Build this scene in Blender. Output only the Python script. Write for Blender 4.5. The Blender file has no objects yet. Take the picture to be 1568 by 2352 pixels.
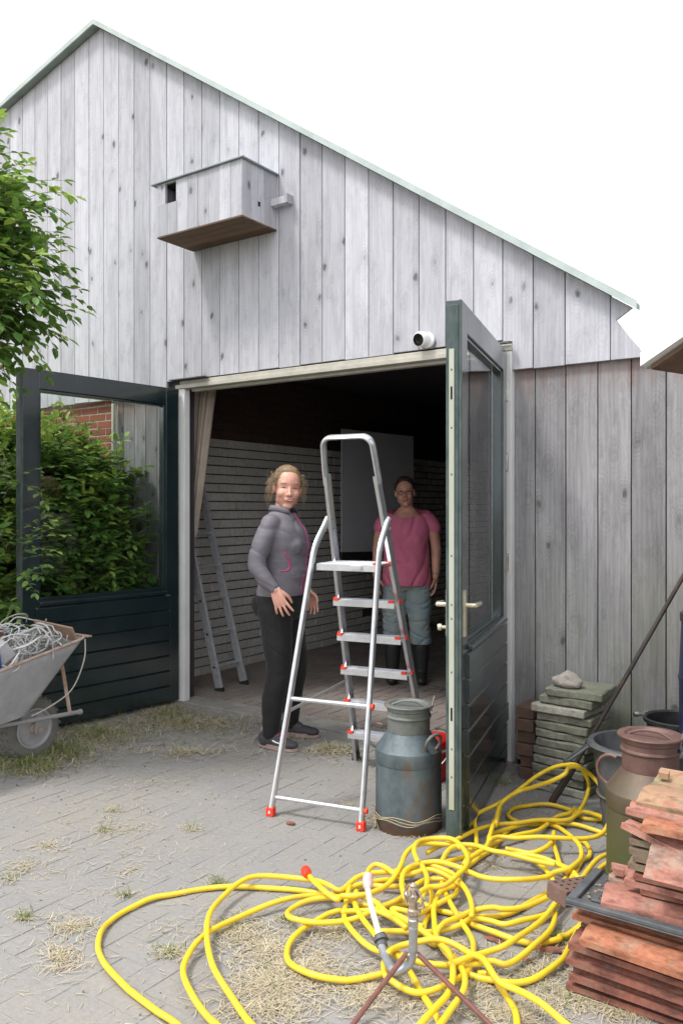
import bpy, bmesh, math, random
import numpy as np
from mathutils import Vector, Matrix, Euler, noise as mnoise
from mathutils.bvhtree import BVHTree
random.seed(7)
R = math.radians
sc = bpy.context.scene
col = sc.collection

# ------------------------------------------------------------------ camera
YAW = R(34.7); EYE = 1.45; FP = 1898.0; HZ = 1170.0; CX = 784.0
cam_d = bpy.data.cameras.new('camera'); cam = bpy.data.objects.new('camera', cam_d); col.objects.link(cam)
cam_d.sensor_fit = 'VERTICAL'; cam_d.sensor_height = 22.3; cam_d.sensor_width = 22.3
cam_d.lens = FP/2352*22.3
cam_d.shift_y = -6/2352
cam.location = (0, 0, EYE); cam.rotation_euler = (R(90), 0, YAW)
cam_d.clip_start = 0.05; cam_d.clip_end = 2000
sc.camera = cam
# ------------------------------------------------------------------ light
SUN_EL, SUN_AZ = R(60), R(-122)      # azimuth of the direction towards the sun (world, from +x)
w = bpy.data.worlds.new('World'); sc.world = w; w.use_nodes = True
nt = w.node_tree; bg = nt.nodes['Background']
sky = nt.nodes.new('ShaderNodeTexSky'); sky.sky_type = 'NISHITA'; sky.sun_disc = False
sky.sun_elevation = SUN_EL; sky.sun_rotation = R(90)-SUN_AZ; sky.dust_density = 6; sky.air_density = 1.5
hs = nt.nodes.new('ShaderNodeHueSaturation'); hs.inputs['Saturation'].default_value = 0.12
mx = nt.nodes.new('ShaderNodeMix'); mx.data_type = 'RGBA'; mx.inputs[0].default_value = 0.8
mx.inputs[7].default_value = (9.0, 9.15, 9.5, 1)     # the cloud layer
nt.links.new(sky.outputs[0], hs.inputs['Color']); nt.links.new(hs.outputs[0], mx.inputs[6])
nt.links.new(mx.outputs[2], bg.inputs[0]); bg.inputs[1].default_value = 0.12
sl = bpy.data.lights.new('sun', 'SUN'); sl.energy = 1.6; sl.angle = R(11); sl.color = (1, .97, .93)
so = bpy.data.objects.new('sun', sl); col.objects.link(so)
sd = Vector((math.cos(SUN_EL)*math.cos(SUN_AZ), math.cos(SUN_EL)*math.sin(SUN_AZ), math.sin(SUN_EL)))
so.rotation_euler = sd.to_track_quat('Z', 'Y').to_euler(); so.location = (0, -3, 8)
sc.view_settings.view_transform = 'Standard'; sc.view_settings.look = 'None'
sc.view_settings.exposure = 0.85; sc.view_settings.gamma = 1
sc.render.engine = 'CYCLES'
sc.cycles.use_denoising = True
sc.cycles.max_bounces = 8; sc.cycles.transparent_max_bounces = 12

# ------------------------------------------------------------------ from picture to place
FW = Vector((-math.sin(YAW), math.cos(YAW), 0)); RT = Vector((math.cos(YAW), math.sin(YAW), 0))
def ray(px, py): return FW + RT*((px-CX)/FP) + Vector((0, 0, (HZ-py)/FP))
def P(px, py, d): return Vector((0, 0, EYE)) + ray(px, py)*d
def G(px, py, z=0.0): return P(px, py, (EYE-z)*FP/(py-HZ))
def W(px, py, y): r = ray(px, py); return Vector((0, 0, EYE)) + r*(y/r.y)
def X(px, py, x): r = ray(px, py); return Vector((0, 0, EYE)) + r*(x/r.x)
def proj(p):
    p = Vector(p); d = p.dot(FW); return (CX+FP*p.dot(RT)/d, HZ-FP*(p.z-EYE)/d, d)

# ------------------------------------------------------------------ mesh helpers
class MB:
    def __init__(s, xf=None): s.v = []; s.f = []; s.r = []; s.mi = []; s.xf = xf
    def add(s, vs, fs, rnd=None, mi=0):
        o = len(s.v)
        if s.xf is not None: vs = [s.xf @ Vector(v) for v in vs]
        s.v += [tuple(v) for v in vs]
        rr = random.random() if rnd is None else rnd
        for f in fs:
            s.f.append(tuple(i+o for i in f)); s.r.append(rr); s.mi.append(mi)
        return s
    def box(s, c, size, rot=None, rnd=None, mi=0):
        hx, hy, hz = size[0]/2, size[1]/2, size[2]/2
        vs = [Vector((x, y, z)) for x in (-hx, hx) for y in (-hy, hy) for z in (-hz, hz)]
        if rot is not None: vs = [rot @ v for v in vs]
        vs = [v+Vector(c) for v in vs]
        return s.add(vs, [(0, 1, 3, 2), (4, 6, 7, 5), (0, 4, 5, 1), (2, 3, 7, 6), (0, 2, 6, 4), (1, 5, 7, 3)], rnd, mi)
    def bb(s, a, b, rnd=None, mi=0):
        a = Vector(a); b = Vector(b)
        return s.box((a+b)/2, (abs(b.x-a.x), abs(b.y-a.y), abs(b.z-a.z)), None, rnd, mi)
    def bar(s, p0, p1, wd, th, up=(0, 0, 1), rnd=None, mi=0):   # rectangular bar p0->p1; wd across, th along 'up'
        p0 = Vector(p0); p1 = Vector(p1); d = (p1-p0).normalized(); u = Vector(up)
        sx = d.cross(u).normalized(); u = sx.cross(d).normalized()
        vs = []
        for p in (p0, p1):
            for a, b in ((-1, -1), (1, -1), (1, 1), (-1, 1)): vs.append(p+sx*a*wd/2+u*b*th/2)
        return s.add(vs, [(3, 2, 1, 0), (4, 5, 6, 7), (0, 1, 5, 4), (1, 2, 6, 5), (2, 3, 7, 6), (3, 0, 4, 7)], rnd, mi)
    def tube(s, pts, r, n=8, closed=False, rnd=None, mi=0, sq=None, up=None):
        pts = [Vector(p) for p in pts]; N = len(pts)
        rs = r if isinstance(r, (list, tuple)) else [r]*N
        t0 = (pts[1]-pts[0]).normalized()
        a = Vector(up) if up else (Vector((0, 0, 1)) if abs(t0.z) < .9 else Vector((1, 0, 0)))
        u = (a - t0*a.dot(t0)).normalized(); vs = []; prev = t0
        for i, p in enumerate(pts):
            if closed: t = (pts[(i+1) % N]-pts[i-1])
            else: t = (pts[min(i+1, N-1)]-pts[max(i-1, 0)])
            t = t.normalized() if t.length > 1e-9 else prev
            q = prev.rotation_difference(t); u = q @ u; u = (u-t*u.dot(t)).normalized(); prev = t
            w_ = t.cross(u)
            for k in range(n):
                an = 2*math.pi*(k+.5)/n
                c_, s_ = math.cos(an), math.sin(an)
                if sq: vs.append(p + u*c_*rs[i]*sq[0] + w_*s_*rs[i]*sq[1])
                else: vs.append(p + u*c_*rs[i] + w_*s_*rs[i])
        fs = []
        for i in range(N if closed else N-1):
            j = (i+1) % N
            for k in range(n):
                l = (k+1) % n; fs.append((i*n+k, i*n+l, j*n+l, j*n+k))
        if not closed: fs += [tuple(range(n-1, -1, -1)), tuple((N-1)*n+k for k in range(n))]
        return s.add(vs, fs, rnd, mi)
    def lathe(s, prof, c=(0, 0, 0), n=40, rnd=None, mi=0, M=None):
        c = Vector(c); vs = []; fs = []
        for (r, z) in prof:
            for k in range(n):
                a = 2*math.pi*k/n; v = Vector((r*math.cos(a), r*math.sin(a), z))
                if M: v = M @ v
                vs.append(v+c)
        for i in range(len(prof)-1):
            for k in range(n):
                l = (k+1) % n; fs.append((i*n+k, i*n+l, (i+1)*n+l, (i+1)*n+k))
        fs.append(tuple(range(n-1, -1, -1))); m = (len(prof)-1)*n; fs.append(tuple(m+k for k in range(n)))
        return s.add(vs, fs, rnd, mi)
    def ell(s, c, rad, rot=None, n=16, m=10, rnd=None, mi=0, keep=None):
        vs = []; fs = []
        for i in range(m+1):
            th = math.pi*i/m
            for k in range(n):
                ph = 2*math.pi*k/n
                v = Vector((rad[0]*math.sin(th)*math.cos(ph), rad[1]*math.sin(th)*math.sin(ph), rad[2]*math.cos(th)))
                if rot is not None: v = rot @ v
                vs.append(v+Vector(c))
        for i in range(m):
            for k in range(n):
                l = (k+1) % n; q = (i*n+k, (i+1)*n+k, (i+1)*n+l, i*n+l)
                if keep is None or all(keep(vs[j]) for j in q): fs.append(q)
        return s.add(vs, fs, rnd, mi)
    def poly(s, pts, ext, rnd=None, mi=0):       # planar polygon (3-D points) extruded by vector ext
        n = len(pts); ext = Vector(ext); a = [Vector(p) for p in pts]; vs = a+[p+ext for p in a]
        fs = [tuple(range(n-1, -1, -1)), tuple(range(n, 2*n))]+[(i, (i+1) % n, n+(i+1) % n, n+i) for i in range(n)]
        return s.add(vs, fs, rnd, mi)
def spline(pts, sub=6, closed=False):
    pts = [Vector(p) for p in pts]; N = len(pts); out = []
    rng = range(N) if closed else range(N-1)
    for i in rng:
        if closed: p0, p1, p2, p3 = pts[i-1], pts[i], pts[(i+1) % N], pts[(i+2) % N]
        else: p0, p1, p2, p3 = pts[max(i-1, 0)], pts[i], pts[i+1], pts[min(i+2, N-1)]
        for k in range(sub):
            t = k/sub
            out.append(.5*((2*p1)+(p2-p0)*t+(2*p0-5*p1+4*p2-p3)*t*t+(3*p1-p0-3*p2+p3)*t**3))
    if not closed: out.append(pts[-1])
    return out
def fix_normals(me):
    b = bmesh.new(); b.from_mesh(me); bmesh.ops.recalc_face_normals(b, faces=b.faces); b.to_mesh(me); b.free()
def rootmat(o):
    r = o
    while r.parent is not None: r = r.parent
    return Matrix.Translation(r.location) @ r.rotation_euler.to_matrix().to_4x4()
def obj(name, mb, m, parent=None, smooth=False, bevel=0, local=False, label=None, cat=None, group=None, kind=None, loc=None, fixn=True):
    """links mb as ONE mesh object; mb is in world coordinates unless local"""
    me = mb if isinstance(mb, bpy.types.Mesh) else bpy.data.meshes.new(name)
    if not isinstance(mb, bpy.types.Mesh):
        vs = mb.v
        inv = None
        if parent is not None and not local: inv = rootmat(parent).inverted()
        elif parent is None and loc is not None and not local: inv = Matrix.Translation(loc).inverted()
        if inv is not None: vs = [tuple(inv @ Vector(v)) for v in vs]
        me.from_pydata(vs, [], mb.f)
        at = me.attributes.new('rnd', 'FLOAT', 'FACE'); at.data.foreach_set('value', mb.r)
        me.polygons.foreach_set('material_index', mb.mi)
        if fixn: fix_normals(me)
    o = bpy.data.objects.new(name, me); col.objects.link(o)
    if parent is not None: o.parent = parent
    if loc is not None: o.location = loc
    for x in (m if isinstance(m, (list, tuple)) else [m]): me.materials.append(x)
    if smooth:
        me.polygons.foreach_set('use_smooth', [True]*len(me.polygons))
        if smooth != 'all':
            try:
                me.set_sharp_from_angle(angle=R(27))
            except Exception: pass
    if bevel:
        b = o.modifiers.new('bevel', 'BEVEL'); b.width = bevel; b.segments = 2; b.limit_method = 'ANGLE'; b.angle_limit = R(40)
    tag(o, label, cat, group, kind)
    return o
def tag(o, label=None, cat=None, group=None, kind=None):
    if label: o['label'] = label
    if cat: o['category'] = cat
    if group: o['group'] = group
    if kind: o['kind'] = kind
def thing(name, label, cat, loc=(0, 0, 0), rz=0, group=None):
    o = bpy.data.objects.new(name, None); col.objects.link(o); o.location = loc; o.rotation_euler = (0, 0, rz)
    o.empty_display_size = .1
    tag(o, label, cat, group); return o
def copy_tree(o, parent=None):
    c = o.copy(); col.objects.link(c)
    if parent is not None: c.parent = parent
    for ch in list(o.children): copy_tree(ch, c)
    return c

# ------------------------------------------------------------------ materials
def srgb(r, g, b):
    f = lambda c: (c/255/12.92) if c/255 <= .04045 else ((c/255+.055)/1.055)**2.4
    return (f(r), f(g), f(b))
class NT:
    def __init__(s, name):
        s.m = bpy.data.materials.new(name); s.m.use_nodes = True; s.t = s.m.node_tree
        s.b = s.t.nodes['Principled BSDF']; s.out = s.t.nodes['Material Output']
    def n(s, ty, **k):
        x = s.t.nodes.new(ty)
        for a, b in k.items(): setattr(x, a, b)
        return x
    def l(s, a, b): s.t.links.new(a, b)
    def coord(s, scale=(1, 1, 1), off=None):
        tc = s.n('ShaderNodeTexCoord'); mp = s.n('ShaderNodeMapping'); mp.inputs['Scale'].default_value = scale
        s.l(tc.outputs['Object'], mp.inputs['Vector'])
        if off is not None: s.l(off, mp.inputs['Location'])
        return mp.outputs[0]
    def noise(s, vec, scale=5, detail=4, rough=.6, dist=0):
        x = s.n('ShaderNodeTexNoise'); x.inputs['Scale'].default_value = scale; x.inputs['Detail'].default_value = detail
        x.inputs['Roughness'].default_value = rough; x.inputs['Distortion'].default_value = dist
        s.l(vec, x.inputs['Vector']); return x.outputs['Fac']
    def ramp(s, fac, stops):
        x = s.n('ShaderNodeValToRGB'); e = x.color_ramp.elements
        while len(e) < len(stops): e.new(.5)
        for i, (p, c) in enumerate(stops):
            e[i].position = p; e[i].color = (c[0], c[1], c[2], 1) if isinstance(c, (tuple, list)) else (c, c, c, 1)
        s.l(fac, x.inputs[0]); return x.outputs[0]
    def mix(s, fac, a, b, mode='MIX'):
        x = s.n('ShaderNodeMix', data_type='RGBA', blend_type=mode)
        for i, v in ((0, fac), (6, a), (7, b)):
            if hasattr(v, 'node'): s.l(v, x.inputs[i])
            elif i == 0: x.inputs[0].default_value = v
            else: x.inputs[i].default_value = (v[0], v[1], v[2], 1)
        return x.outputs[2]
    def math(s, op, a, b=0, clamp=False):
        x = s.n('ShaderNodeMath', operation=op, use_clamp=clamp)
        for i, v in enumerate((a, b)):
            if hasattr(v, 'node'): s.l(v, x.inputs[i])
            else: x.inputs[i].default_value = v
        return x.outputs[0]
    def rnd(s): return s.n('ShaderNodeAttribute', attribute_name='rnd').outputs['Fac']
    def bump(s, h, strength=.3, dist=.01):
        x = s.n('ShaderNodeBump'); x.inputs['Strength'].default_value = strength; x.inputs['Distance'].default_value = dist
        s.l(h, x.inputs['Height']); s.l(x.outputs[0], s.b.inputs['Normal'])
    def col(s, c):
        if hasattr(c, 'node'): s.l(c, s.b.inputs['Base Color'])
        else: s.b.inputs['Base Color'].default_value = (c[0], c[1], c[2], 1)
    def set(s, **k):
        for a, v in k.items(): s.b.inputs[a.replace('_', ' ')].default_value = v
def plain(name, c1, c2=None, rough=.6, scale=12, metal=0, bump=.15, bscale=60, rvar=0.0, detail=5, spec=.5, stretch=(1, 1, 1), bdist=.004):
    a = NT(name); v = a.coord(stretch); c2 = c2 or tuple(x*.75 for x in c1)
    f = a.noise(v, scale, detail); f = a.ramp(f, [(.35, 0.0), (.68, 1.0)])
    c = a.mix(f, c1, c2)
    if rvar:
        r_ = a.math('ADD', a.math('MULTIPLY', a.rnd(), 2*rvar), 1-rvar)
        c = a.mix(1.0, c, a.n('ShaderNodeCombineColor').outputs[0], 'MULTIPLY') if False else a.mul(c, r_)
    a.col(c); a.set(Roughness=rough, Metallic=metal); a.b.inputs['Specular IOR Level'].default_value = spec
    if bump: a.bump(a.noise(a.coord(stretch), bscale, 3), bump, bdist)
    return a.m
def _mul(s, c, f):
    x = s.n('ShaderNodeVectorMath', operation='SCALE'); s.l(c, x.inputs[0]); s.l(f, x.inputs['Scale']); return x.outputs[0]
NT.mul = _mul

def wood(name, light, dark, knot=(.12, .11, .12), lower=False, axis='z', scale=1.0):
    a = NT(name); r = a.rnd()
    cb = a.n('ShaderNodeCombineXYZ'); a.l(a.math('MULTIPLY', r, 31.7), cb.inputs[0]); a.l(a.math('MULTIPLY', r, 57.3), cb.inputs[2]); a.l(a.math('MULTIPLY', r, 13.0), cb.inputs[1])
    S = {'z': (1, 1, .09), 'x': (.09, 1, 1), 'y': (1, .09, 1)}[axis]
    K = {'z': (1, 1, .60), 'x': (.60, 1, 1), 'y': (1, .60, 1)}[axis]
    kv = a.coord(tuple(k*6.6*scale for k in K), cb.outputs[0])
    vor = a.n('ShaderNodeTexVoronoi'); vor.inputs['Scale'].default_value = 1; a.l(kv, vor.inputs['Vector']); vor.inputs['Randomness'].default_value = 1
    kd = vor.outputs['Distance']
    kn = a.noise(a.coord((22, 22, 12), cb.outputs[0]), 1, 4, .7)
    kdd = a.math('ADD', kd, a.math('MULTIPLY', a.math('SUBTRACT', kn, .5), .30))
    kmask = a.ramp(kdd, [(.07, 1.0), (.13, 0.0)])
    halo = a.ramp(kdd, [(.07, 1.0), (.30, 0.0)])
    g1 = a.noise(a.coord(tuple(k*40*scale for k in S), cb.outputs[0]), 1, 6, .65, .6)
    g2 = a.noise(a.coord(tuple(k*11*scale for k in S), cb.outputs[0]), 1, 3, .5, .8)
    wv = a.n('ShaderNodeTexWave', wave_type='BANDS', bands_direction='X' if axis != 'x' else 'Z'); wv.inputs['Scale'].default_value = 1.0
    wv.inputs['Distortion'].default_value = 9; wv.inputs['Detail'].default_value = 2; wv.inputs['Detail Scale'].default_value = .9
    a.l(a.coord(tuple(k*14*scale for k in S), cb.outputs[0]), wv.inputs['Vector'])
    f = a.math('ADD', a.math('MULTIPLY', g1, .46), a.math('MULTIPLY', g2, .48)); f = a.math('ADD', f, a.math('MULTIPLY', wv.outputs['Fac'], .07))
    c = a.mix(a.ramp(f, [(.24, 0.0), (.60, 1.0)]), dark, light)
    ring = a.math('SINE', a.math('MULTIPLY', a.math('ADD', kd, a.math('MULTIPLY', g2, .25)), 75))
    big_h = a.ramp(kd, [(.10, 1.0), (.62, 0.0)])
    c = a.mix(a.math('MULTIPLY', a.math('MULTIPLY', a.ramp(ring, [(.0, 0.0), (1.0, 1.0)]), big_h), .40), c, dark)
    c = a.mix(a.math('MULTIPLY', halo, .35), c, tuple(x*.8 for x in dark))
    c = a.mix(a.math('MULTIPLY', kmask, .85), c, knot)
    mot = a.noise(a.coord(tuple(k*16*scale for k in (1, 1, .5)), cb.outputs[0]), 1, 5, .7); c = a.mix(a.ramp(mot, [(.50, 0.0), (.72, .55)]), c, dark)
    tone = a.math('ADD', a.math('MULTIPLY', a.math('FRACT', a.math('MULTIPLY', r, 7.13)), .32), .82)
    c = a.mul(c, tone)
    if lower:
        sp = a.n('ShaderNodeSeparateXYZ'); a.l(a.coord(), sp.inputs[0])
        jag = a.math('MULTIPLY', a.noise(a.coord((14, 14, 2)), 1, 3), .55)
        zz = a.math('ADD', sp.outputs[2], jag)
        c = a.mix(a.ramp(a.math('SUBTRACT', zz, 1.82), [(.55, 0.0), (.80, .8)]), c, (.20, .125, .10))
        al = a.noise(a.coord((3, 3, .9)), 1, 4)
        am = a.math('MULTIPLY', a.ramp(al, [(.34, 0.0), (.54, 1.0)]), a.ramp(a.math('MULTIPLY', sp.outputs[2], .7), [(.12, 1.0), (.95, 0.0)]))
        am = a.math('MULTIPLY', am, a.ramp(a.math('ADD', sp.outputs[0], -1.2), [(.0, 0.0), (.75, 1.0)]))
        c = a.mix(a.math('MULTIPLY', am, .75), c, (.125, .145, .06))
    a.col(c); a.set(Roughness=.82); a.b.inputs['Specular IOR Level'].default_value = .25
    a.bump(a.math('ADD', g1, a.math('MULTIPLY', kmask, -.4)), .35, .003)
    return a.m

M = {}
M['wood'] = wood('weathered_pale_wood', (.52, .52, .56), (.32, .32, .348), (.10, .10, .11))
M['wood_low'] = wood('weathered_grey_wood', (.345, .335, .35), (.165, .156, .162), (.09, .08, .08), lower=True)
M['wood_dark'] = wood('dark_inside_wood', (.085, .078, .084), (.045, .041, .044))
M['wood_brown'] = wood('brown_underside_wood', (.17, .11, .075), (.08, .053, .04), axis='x')
M['trim'] = plain('pale_green_white_trim', (.46, .52, .50), (.36, .42, .40), .5, 8)
M['soffit'] = plain('grey_green_soffit', (.27, .31, .31), (.2, .235, .235), .6, 8)
M['roof'] = plain('roof_sheet', (.2, .2, .2), (.12, .12, .12), .8, 8)
M['white'] = plain('white_frame_paint', (.80, .80, .80), (.72, .72, .71), .35, 6, bump=.05)
M['cream'] = plain('cream_lintel_paint', (.52, .50, .43), (.40, .38, .32), .5, 10)
def green_paint():
    a = NT('dark_green_door_paint'); f = a.noise(a.coord(), 5, 6)
    a.col(a.mix(a.ramp(f, [(.4, 0.0), (.7, 1.0)]), (.011, .022, .025), (.019, .032, .034))); a.b.inputs['Specular IOR Level'].default_value = .8; a.b.inputs['Coat Weight'].default_value = .4; a.b.inputs['Coat Roughness'].default_value = .08
    a.l(a.ramp(a.noise(a.coord(), 18, 4), [(.3, .13), (.8, .24)]), a.b.inputs['Roughness'])
    a.bump(a.noise(a.coord((9, 9, 2)), 1, 3), .04, .002); return a.m
M['green'] = green_paint()
M['green_worn'] = plain('worn_green_door_edge', (.03, .055, .052), (.085, .11, .105), .55, 30, detail=8, stretch=(1, 1, .4))
def glass():
    a = NT('thin_window_glass'); t = a.t
    for n in list(t.nodes):
        if n != a.out: t.nodes.remove(n)
    tr = t.nodes.new('ShaderNodeBsdfTransparent'); tr.inputs[0].default_value = (.93, .96, .95, 1)
    gl = t.nodes.new('ShaderNodeBsdfGlossy'); gl.inputs['Roughness'].default_value = .012
    fr = t.nodes.new('ShaderNodeFresnel'); ge = t.nodes.new('ShaderNodeNewGeometry'); mi_ = t.nodes.new('ShaderNodeMapRange'); mi_.inputs['To Min'].default_value = 1.6; mi_.inputs['To Max'].default_value = 1/1.6
    t.links.new(ge.outputs['Backfacing'], mi_.inputs['Value']); t.links.new(mi_.outputs[0], fr.inputs[0])
    m = t.nodes.new('ShaderNodeMixShader'); t.links.new(fr.outputs[0], m.inputs[0]); t.links.new(tr.outputs[0], m.inputs[1]); t.links.new(gl.outputs[0], m.inputs[2])
    t.links.new(m.outputs[0], a.out.inputs[0]); return a.m
M['glass'] = glass()
M['alu'] = plain('brushed_aluminium', (.62, .63, .65), (.50, .51, .53), .30, 25, metal=.9, bump=.08, bscale=30, stretch=(1, 1, .1))
M['alu_light'] = plain('bright_anodised_aluminium', (.72, .73, .75), (.60, .61, .63), .30, 20, metal=.8, bump=.04)
M['alu_dull'] = plain('dull_dusty_aluminium', (.40, .41, .43), (.28, .29, .31), .45, 25, metal=.6)
M['steel'] = plain('worn_steel_fitting', (.55, .55, .53), (.35, .34, .31), .35, 30, metal=.85)
M['brass'] = plain('pale_brass_fitting', (.66, .62, .48), (.50, .46, .33), .32, 30, metal=.6)
M['lockpl'] = plain('pale_lock_strip', (.40, .43, .33), (.48, .51, .45), .45, 4, metal=.15, stretch=(1, 1, .4))
M['red'] = plain('orange_red_plastic', (.80, .055, .02), (.70, .04, .015), .4, 10, bump=.03)
M['bucket_red'] = plain('red_bucket_plastic', (.70, .012, .010), (.55, .01, .01), .35, 10, bump=.02)
M['black'] = plain('black_plastic', (.02, .021, .023), (.035, .035, .035), .45, 20)
M['blackdusty'] = plain('dusty_black_plastic', (.055, .06, .066), (.11, .115, .12), .55, 14, detail=8)
M['hole'] = plain('unlit_black_inside', (.006, .006, .006), None, .9)
M['offwhite'] = plain('white_camera_plastic', (.82, .82, .82), (.78, .78, .78), .3, 5, bump=0.01)
M['navy'] = plain('dark_blue_plastic', (.012, .02, .06), (.02, .03, .07), .4, 5)
# ================================================================== SETTING: ground
def paver_mat(name, c1, c2, c3, stain):
    a = NT(name); r = a.rnd()
    c = a.mix(a.math('MULTIPLY', r, .7), c1, c2); c = a.mix(a.ramp(a.math('FRACT', a.math('MULTIPLY', r, 9.7)), [(.75, 0.0), (1.0, 1.0)]), c, c3)
    big = a.noise(a.coord(), 1.3, 5, .62); c = a.mix(a.math('MULTIPLY', a.ramp(big, [(.36, 0.0), (.62, 1.0)]), .8), c, stain)
    fine = a.noise(a.coord(), 45, 6, .75); c = a.mix(a.math('MULTIPLY', a.ramp(fine, [(.35, 1.0), (.62, 0.0)]), .35), c, tuple(x*.62 for x in c1))
    sp = a.noise(a.coord(), 110, 2, .5); c = a.mix(a.ramp(sp, [(.68, 0.0), (.78, .55)]), c, tuple(min(1, x*1.9) for x in c1))
    a.col(c); a.set(Roughness=.88); a.b.inputs['Specular IOR Level'].default_value = .3
    a.bump(a.math('ADD', a.noise(a.coord(), 60, 5, .7), a.math('MULTIPLY', big, .8)), .55, .005); return a.m
M['paver'] = paver_mat('grey_clinker', (.255, .250, .247), (.236, .234, .235), (.268, .260, .250), (.298, .276, .243))
M['paver_in'] = paver_mat('brown_inside_brick', (.22, .18, .165), (.19, .155, .145), (.25, .21, .19), (.30, .265, .235))
def joint_mat():
    a = NT('sandy_joint'); f = a.noise(a.coord(), 3.0, 6, .7); g = a.noise(a.coord(), 70, 4, .7)
    c = a.mix(a.ramp(f, [(.4, 0.0), (.62, 1.0)]), (.245, .242, .235), (.295, .275, .235)); c = a.mix(a.ramp(g, [(.33, .3), (.52, 0.0)]), c, (.14, .125, .11))
    a.col(c); a.set(Roughness=.95); a.bump(g, .7, .006); return a.m
M['joint'] = joint_mat()
M['soil'] = plain('bare_soil', (.10, .08, .055), (.17, .15, .11), .95, 6, bump=.5, bscale=40)
g = MB(); g.add([(-400, -400, -.03), (400, -400, -.03), (400, 400, -.03), (-400, 400, -.03)], [(0, 1, 2, 3)])
obj('ground', g, M['soil'], kind='structure')
YW = 4.46                                  # front of the barn wall
def herringbone(x0, x1, y0, y1, z, w_=.1, keep=None, jit=.0009, gap=.0014, ch=.003):
    mb = MB()
    nx = int((x1-x0)/w_); ny = int((y1-y0)/w_)
    for j in range(-1, ny+1):
        for i in range(-1, nx+1):
            m = (i-j) % 4
            if m == 0: a, b = 2, 1
            elif m == 3: a, b = 1, 2
            else: continue
            xa, ya, xb, yb = x0+i*w_, y0+j*w_, x0+(i+a)*w_, y0+(j+b)*w_
            xa, ya = max(xa, x0), max(ya, y0); xb, yb = min(xb, x1), min(yb, y1)
            if xb-xa < .03 or yb-ya < .03: continue
            cx, cy = (xa+xb)/2, (ya+yb)/2
            if keep and not keep(cx, cy): continue
            sink = mnoise.noise((cx*.7, cy*.7, 0))*.006
            g_ = gap*random.uniform(.5, 1.6); tl = [z+sink+random.uniform(-jit, jit) for _ in range(4)]
            o = [(xa+g_, ya+g_), (xb-g_, ya+g_), (xb-g_, yb-g_), (xa+g_, yb-g_)]
            q = [(xa+g_+ch, ya+g_+ch), (xb-g_-ch, ya+g_+ch), (xb-g_-ch, yb-g_-ch), (xa+g_+ch, yb-g_-ch)]
            vs = [(p[0], p[1], z-.012) for p in o]+[(q[k][0], q[k][1], tl[k]) for k in range(4)]
            mb.add(vs, [(4, 5, 6, 7), (0, 1, 5, 4), (1, 2, 6, 5), (2, 3, 7, 6), (3, 0, 4, 7)])
    return mb
obj('paving', herringbone(-7.6, 2.4, -1.2, 4.4, 0, keep=lambda x, y: not (y > 4.33 and -4.62 < x < -1.88)), M['paver'], kind='structure', fixn=False)
j = MB(); nxj = 260; nyj = 150
zf = lambda x, y: -.0016+mnoise.noise((x*.7, y*.7, 0))*.006+mnoise.noise((x*3.1, y*3.1, 5))*.0022+mnoise.noise((x*13, y*13, 9))*.0016
for a_ in range(nxj):
    for b_ in range(nyj):
        xx = [-7.7+10.2*(a_+k)/nxj for k in (0, 1)]; yy = [-1.3+5.74*(b_+k)/nyj for k in (0, 1)]
        j.add([(xx[0], yy[0], zf(xx[0], yy[0])), (xx[1], yy[0], zf(xx[1], yy[0])), (xx[1], yy[1], zf(xx[1], yy[1])), (xx[0], yy[1], zf(xx[0], yy[1]))], [(0, 1, 2, 3)], .5)
obj('joint_sand', j, M['joint'], kind='structure', fixn=False)
obj('floor', herringbone(-5.08, -1.22, 4.62, 11, .012, keep=None), M['paver_in'], kind='structure', fixn=False)
j = MB(); j.bb((-5.1, 4.60, -.02), (-.9, 11, .004)); obj('floor_bed', j, M['soil'], kind='structure')
M['concrete'] = plain('worn_concrete', (.30, .29, .27), (.20, .19, .17), .9, 7, bump=.4, bscale=80, detail=8)
j = MB()
for k in range(5): j.bb((-4.62+k*.55, 4.40, -.02), (-4.62+k*.55+.545, 4.60, .014+.002*random.random()))
obj('doorstep', j, M['concrete'], kind='structure', bevel=.006)

# ================================================================== BARN
barn = thing('barn', 'grey timber-clad barn with a big open double doorway and asymmetric gable', 'barn', (-3.2, YW, 0))
APX, APZ = -5.46, 5.41
def ztop(x): return APZ+(x-APX)*(.25 if x < APX else -.676)
ZL, ZR, ZD = 2.335, 2.245, 2.425        # underside of the upper boards left, right, over the door
DX0, DX1 = -4.545, -1.885
up = MB(); x = -9.03; bw = .1865; xs = []
while x < -1.36: xs.append(x); x += bw
xs.append(-1.33)
xs = [-1.943+.183*k for k in range(-39, 4)]
xs[-1] = -1.33
for k in range(len(xs)-1):
    xa, xb = xs[k]+.0030, xs[k+1]-.0030; xm = (xa+xb)/2
    if xb < -1.0:
        zb = ZD if DX0-.06 < xm < DX1+.02 else (ZL if xm < -3 else ZR)
        zb += random.uniform(-.004, .004)
        yo = random.uniform(0, .004)
        pts = [(xa, YW-.028-yo, zb), (xb, YW-.028-yo, zb), (xb, YW-.028-yo, ztop(xb)-.03)]
        if xa < APX < xb: pts.append((APX, YW-.028-yo, APZ-.03))
        pts.append((xa, YW-.028-yo, ztop(xa)-.03))
        up.poly(pts, (0, .024, 0))
yy = YW-.03
up.poly([(-1.326, yy, ZR), (-1.155, yy, ZR), (-1.185, yy, 2.30), (-1.24, yy, 2.37), (-1.30, yy, 2.455), (-1.215, yy, 2.51), (-1.326, yy, ztop(-1.326)-.03)], (0, .024, 0))
up.poly([(-1.15, yy, ZR), (-1.02, yy, ZR), (-1.10, yy, 2.262), (-1.15, yy, 2.285)], (0, .024, 0))
obj('upper_cladding', up, M['wood'], barn, bevel=.0015)
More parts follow.
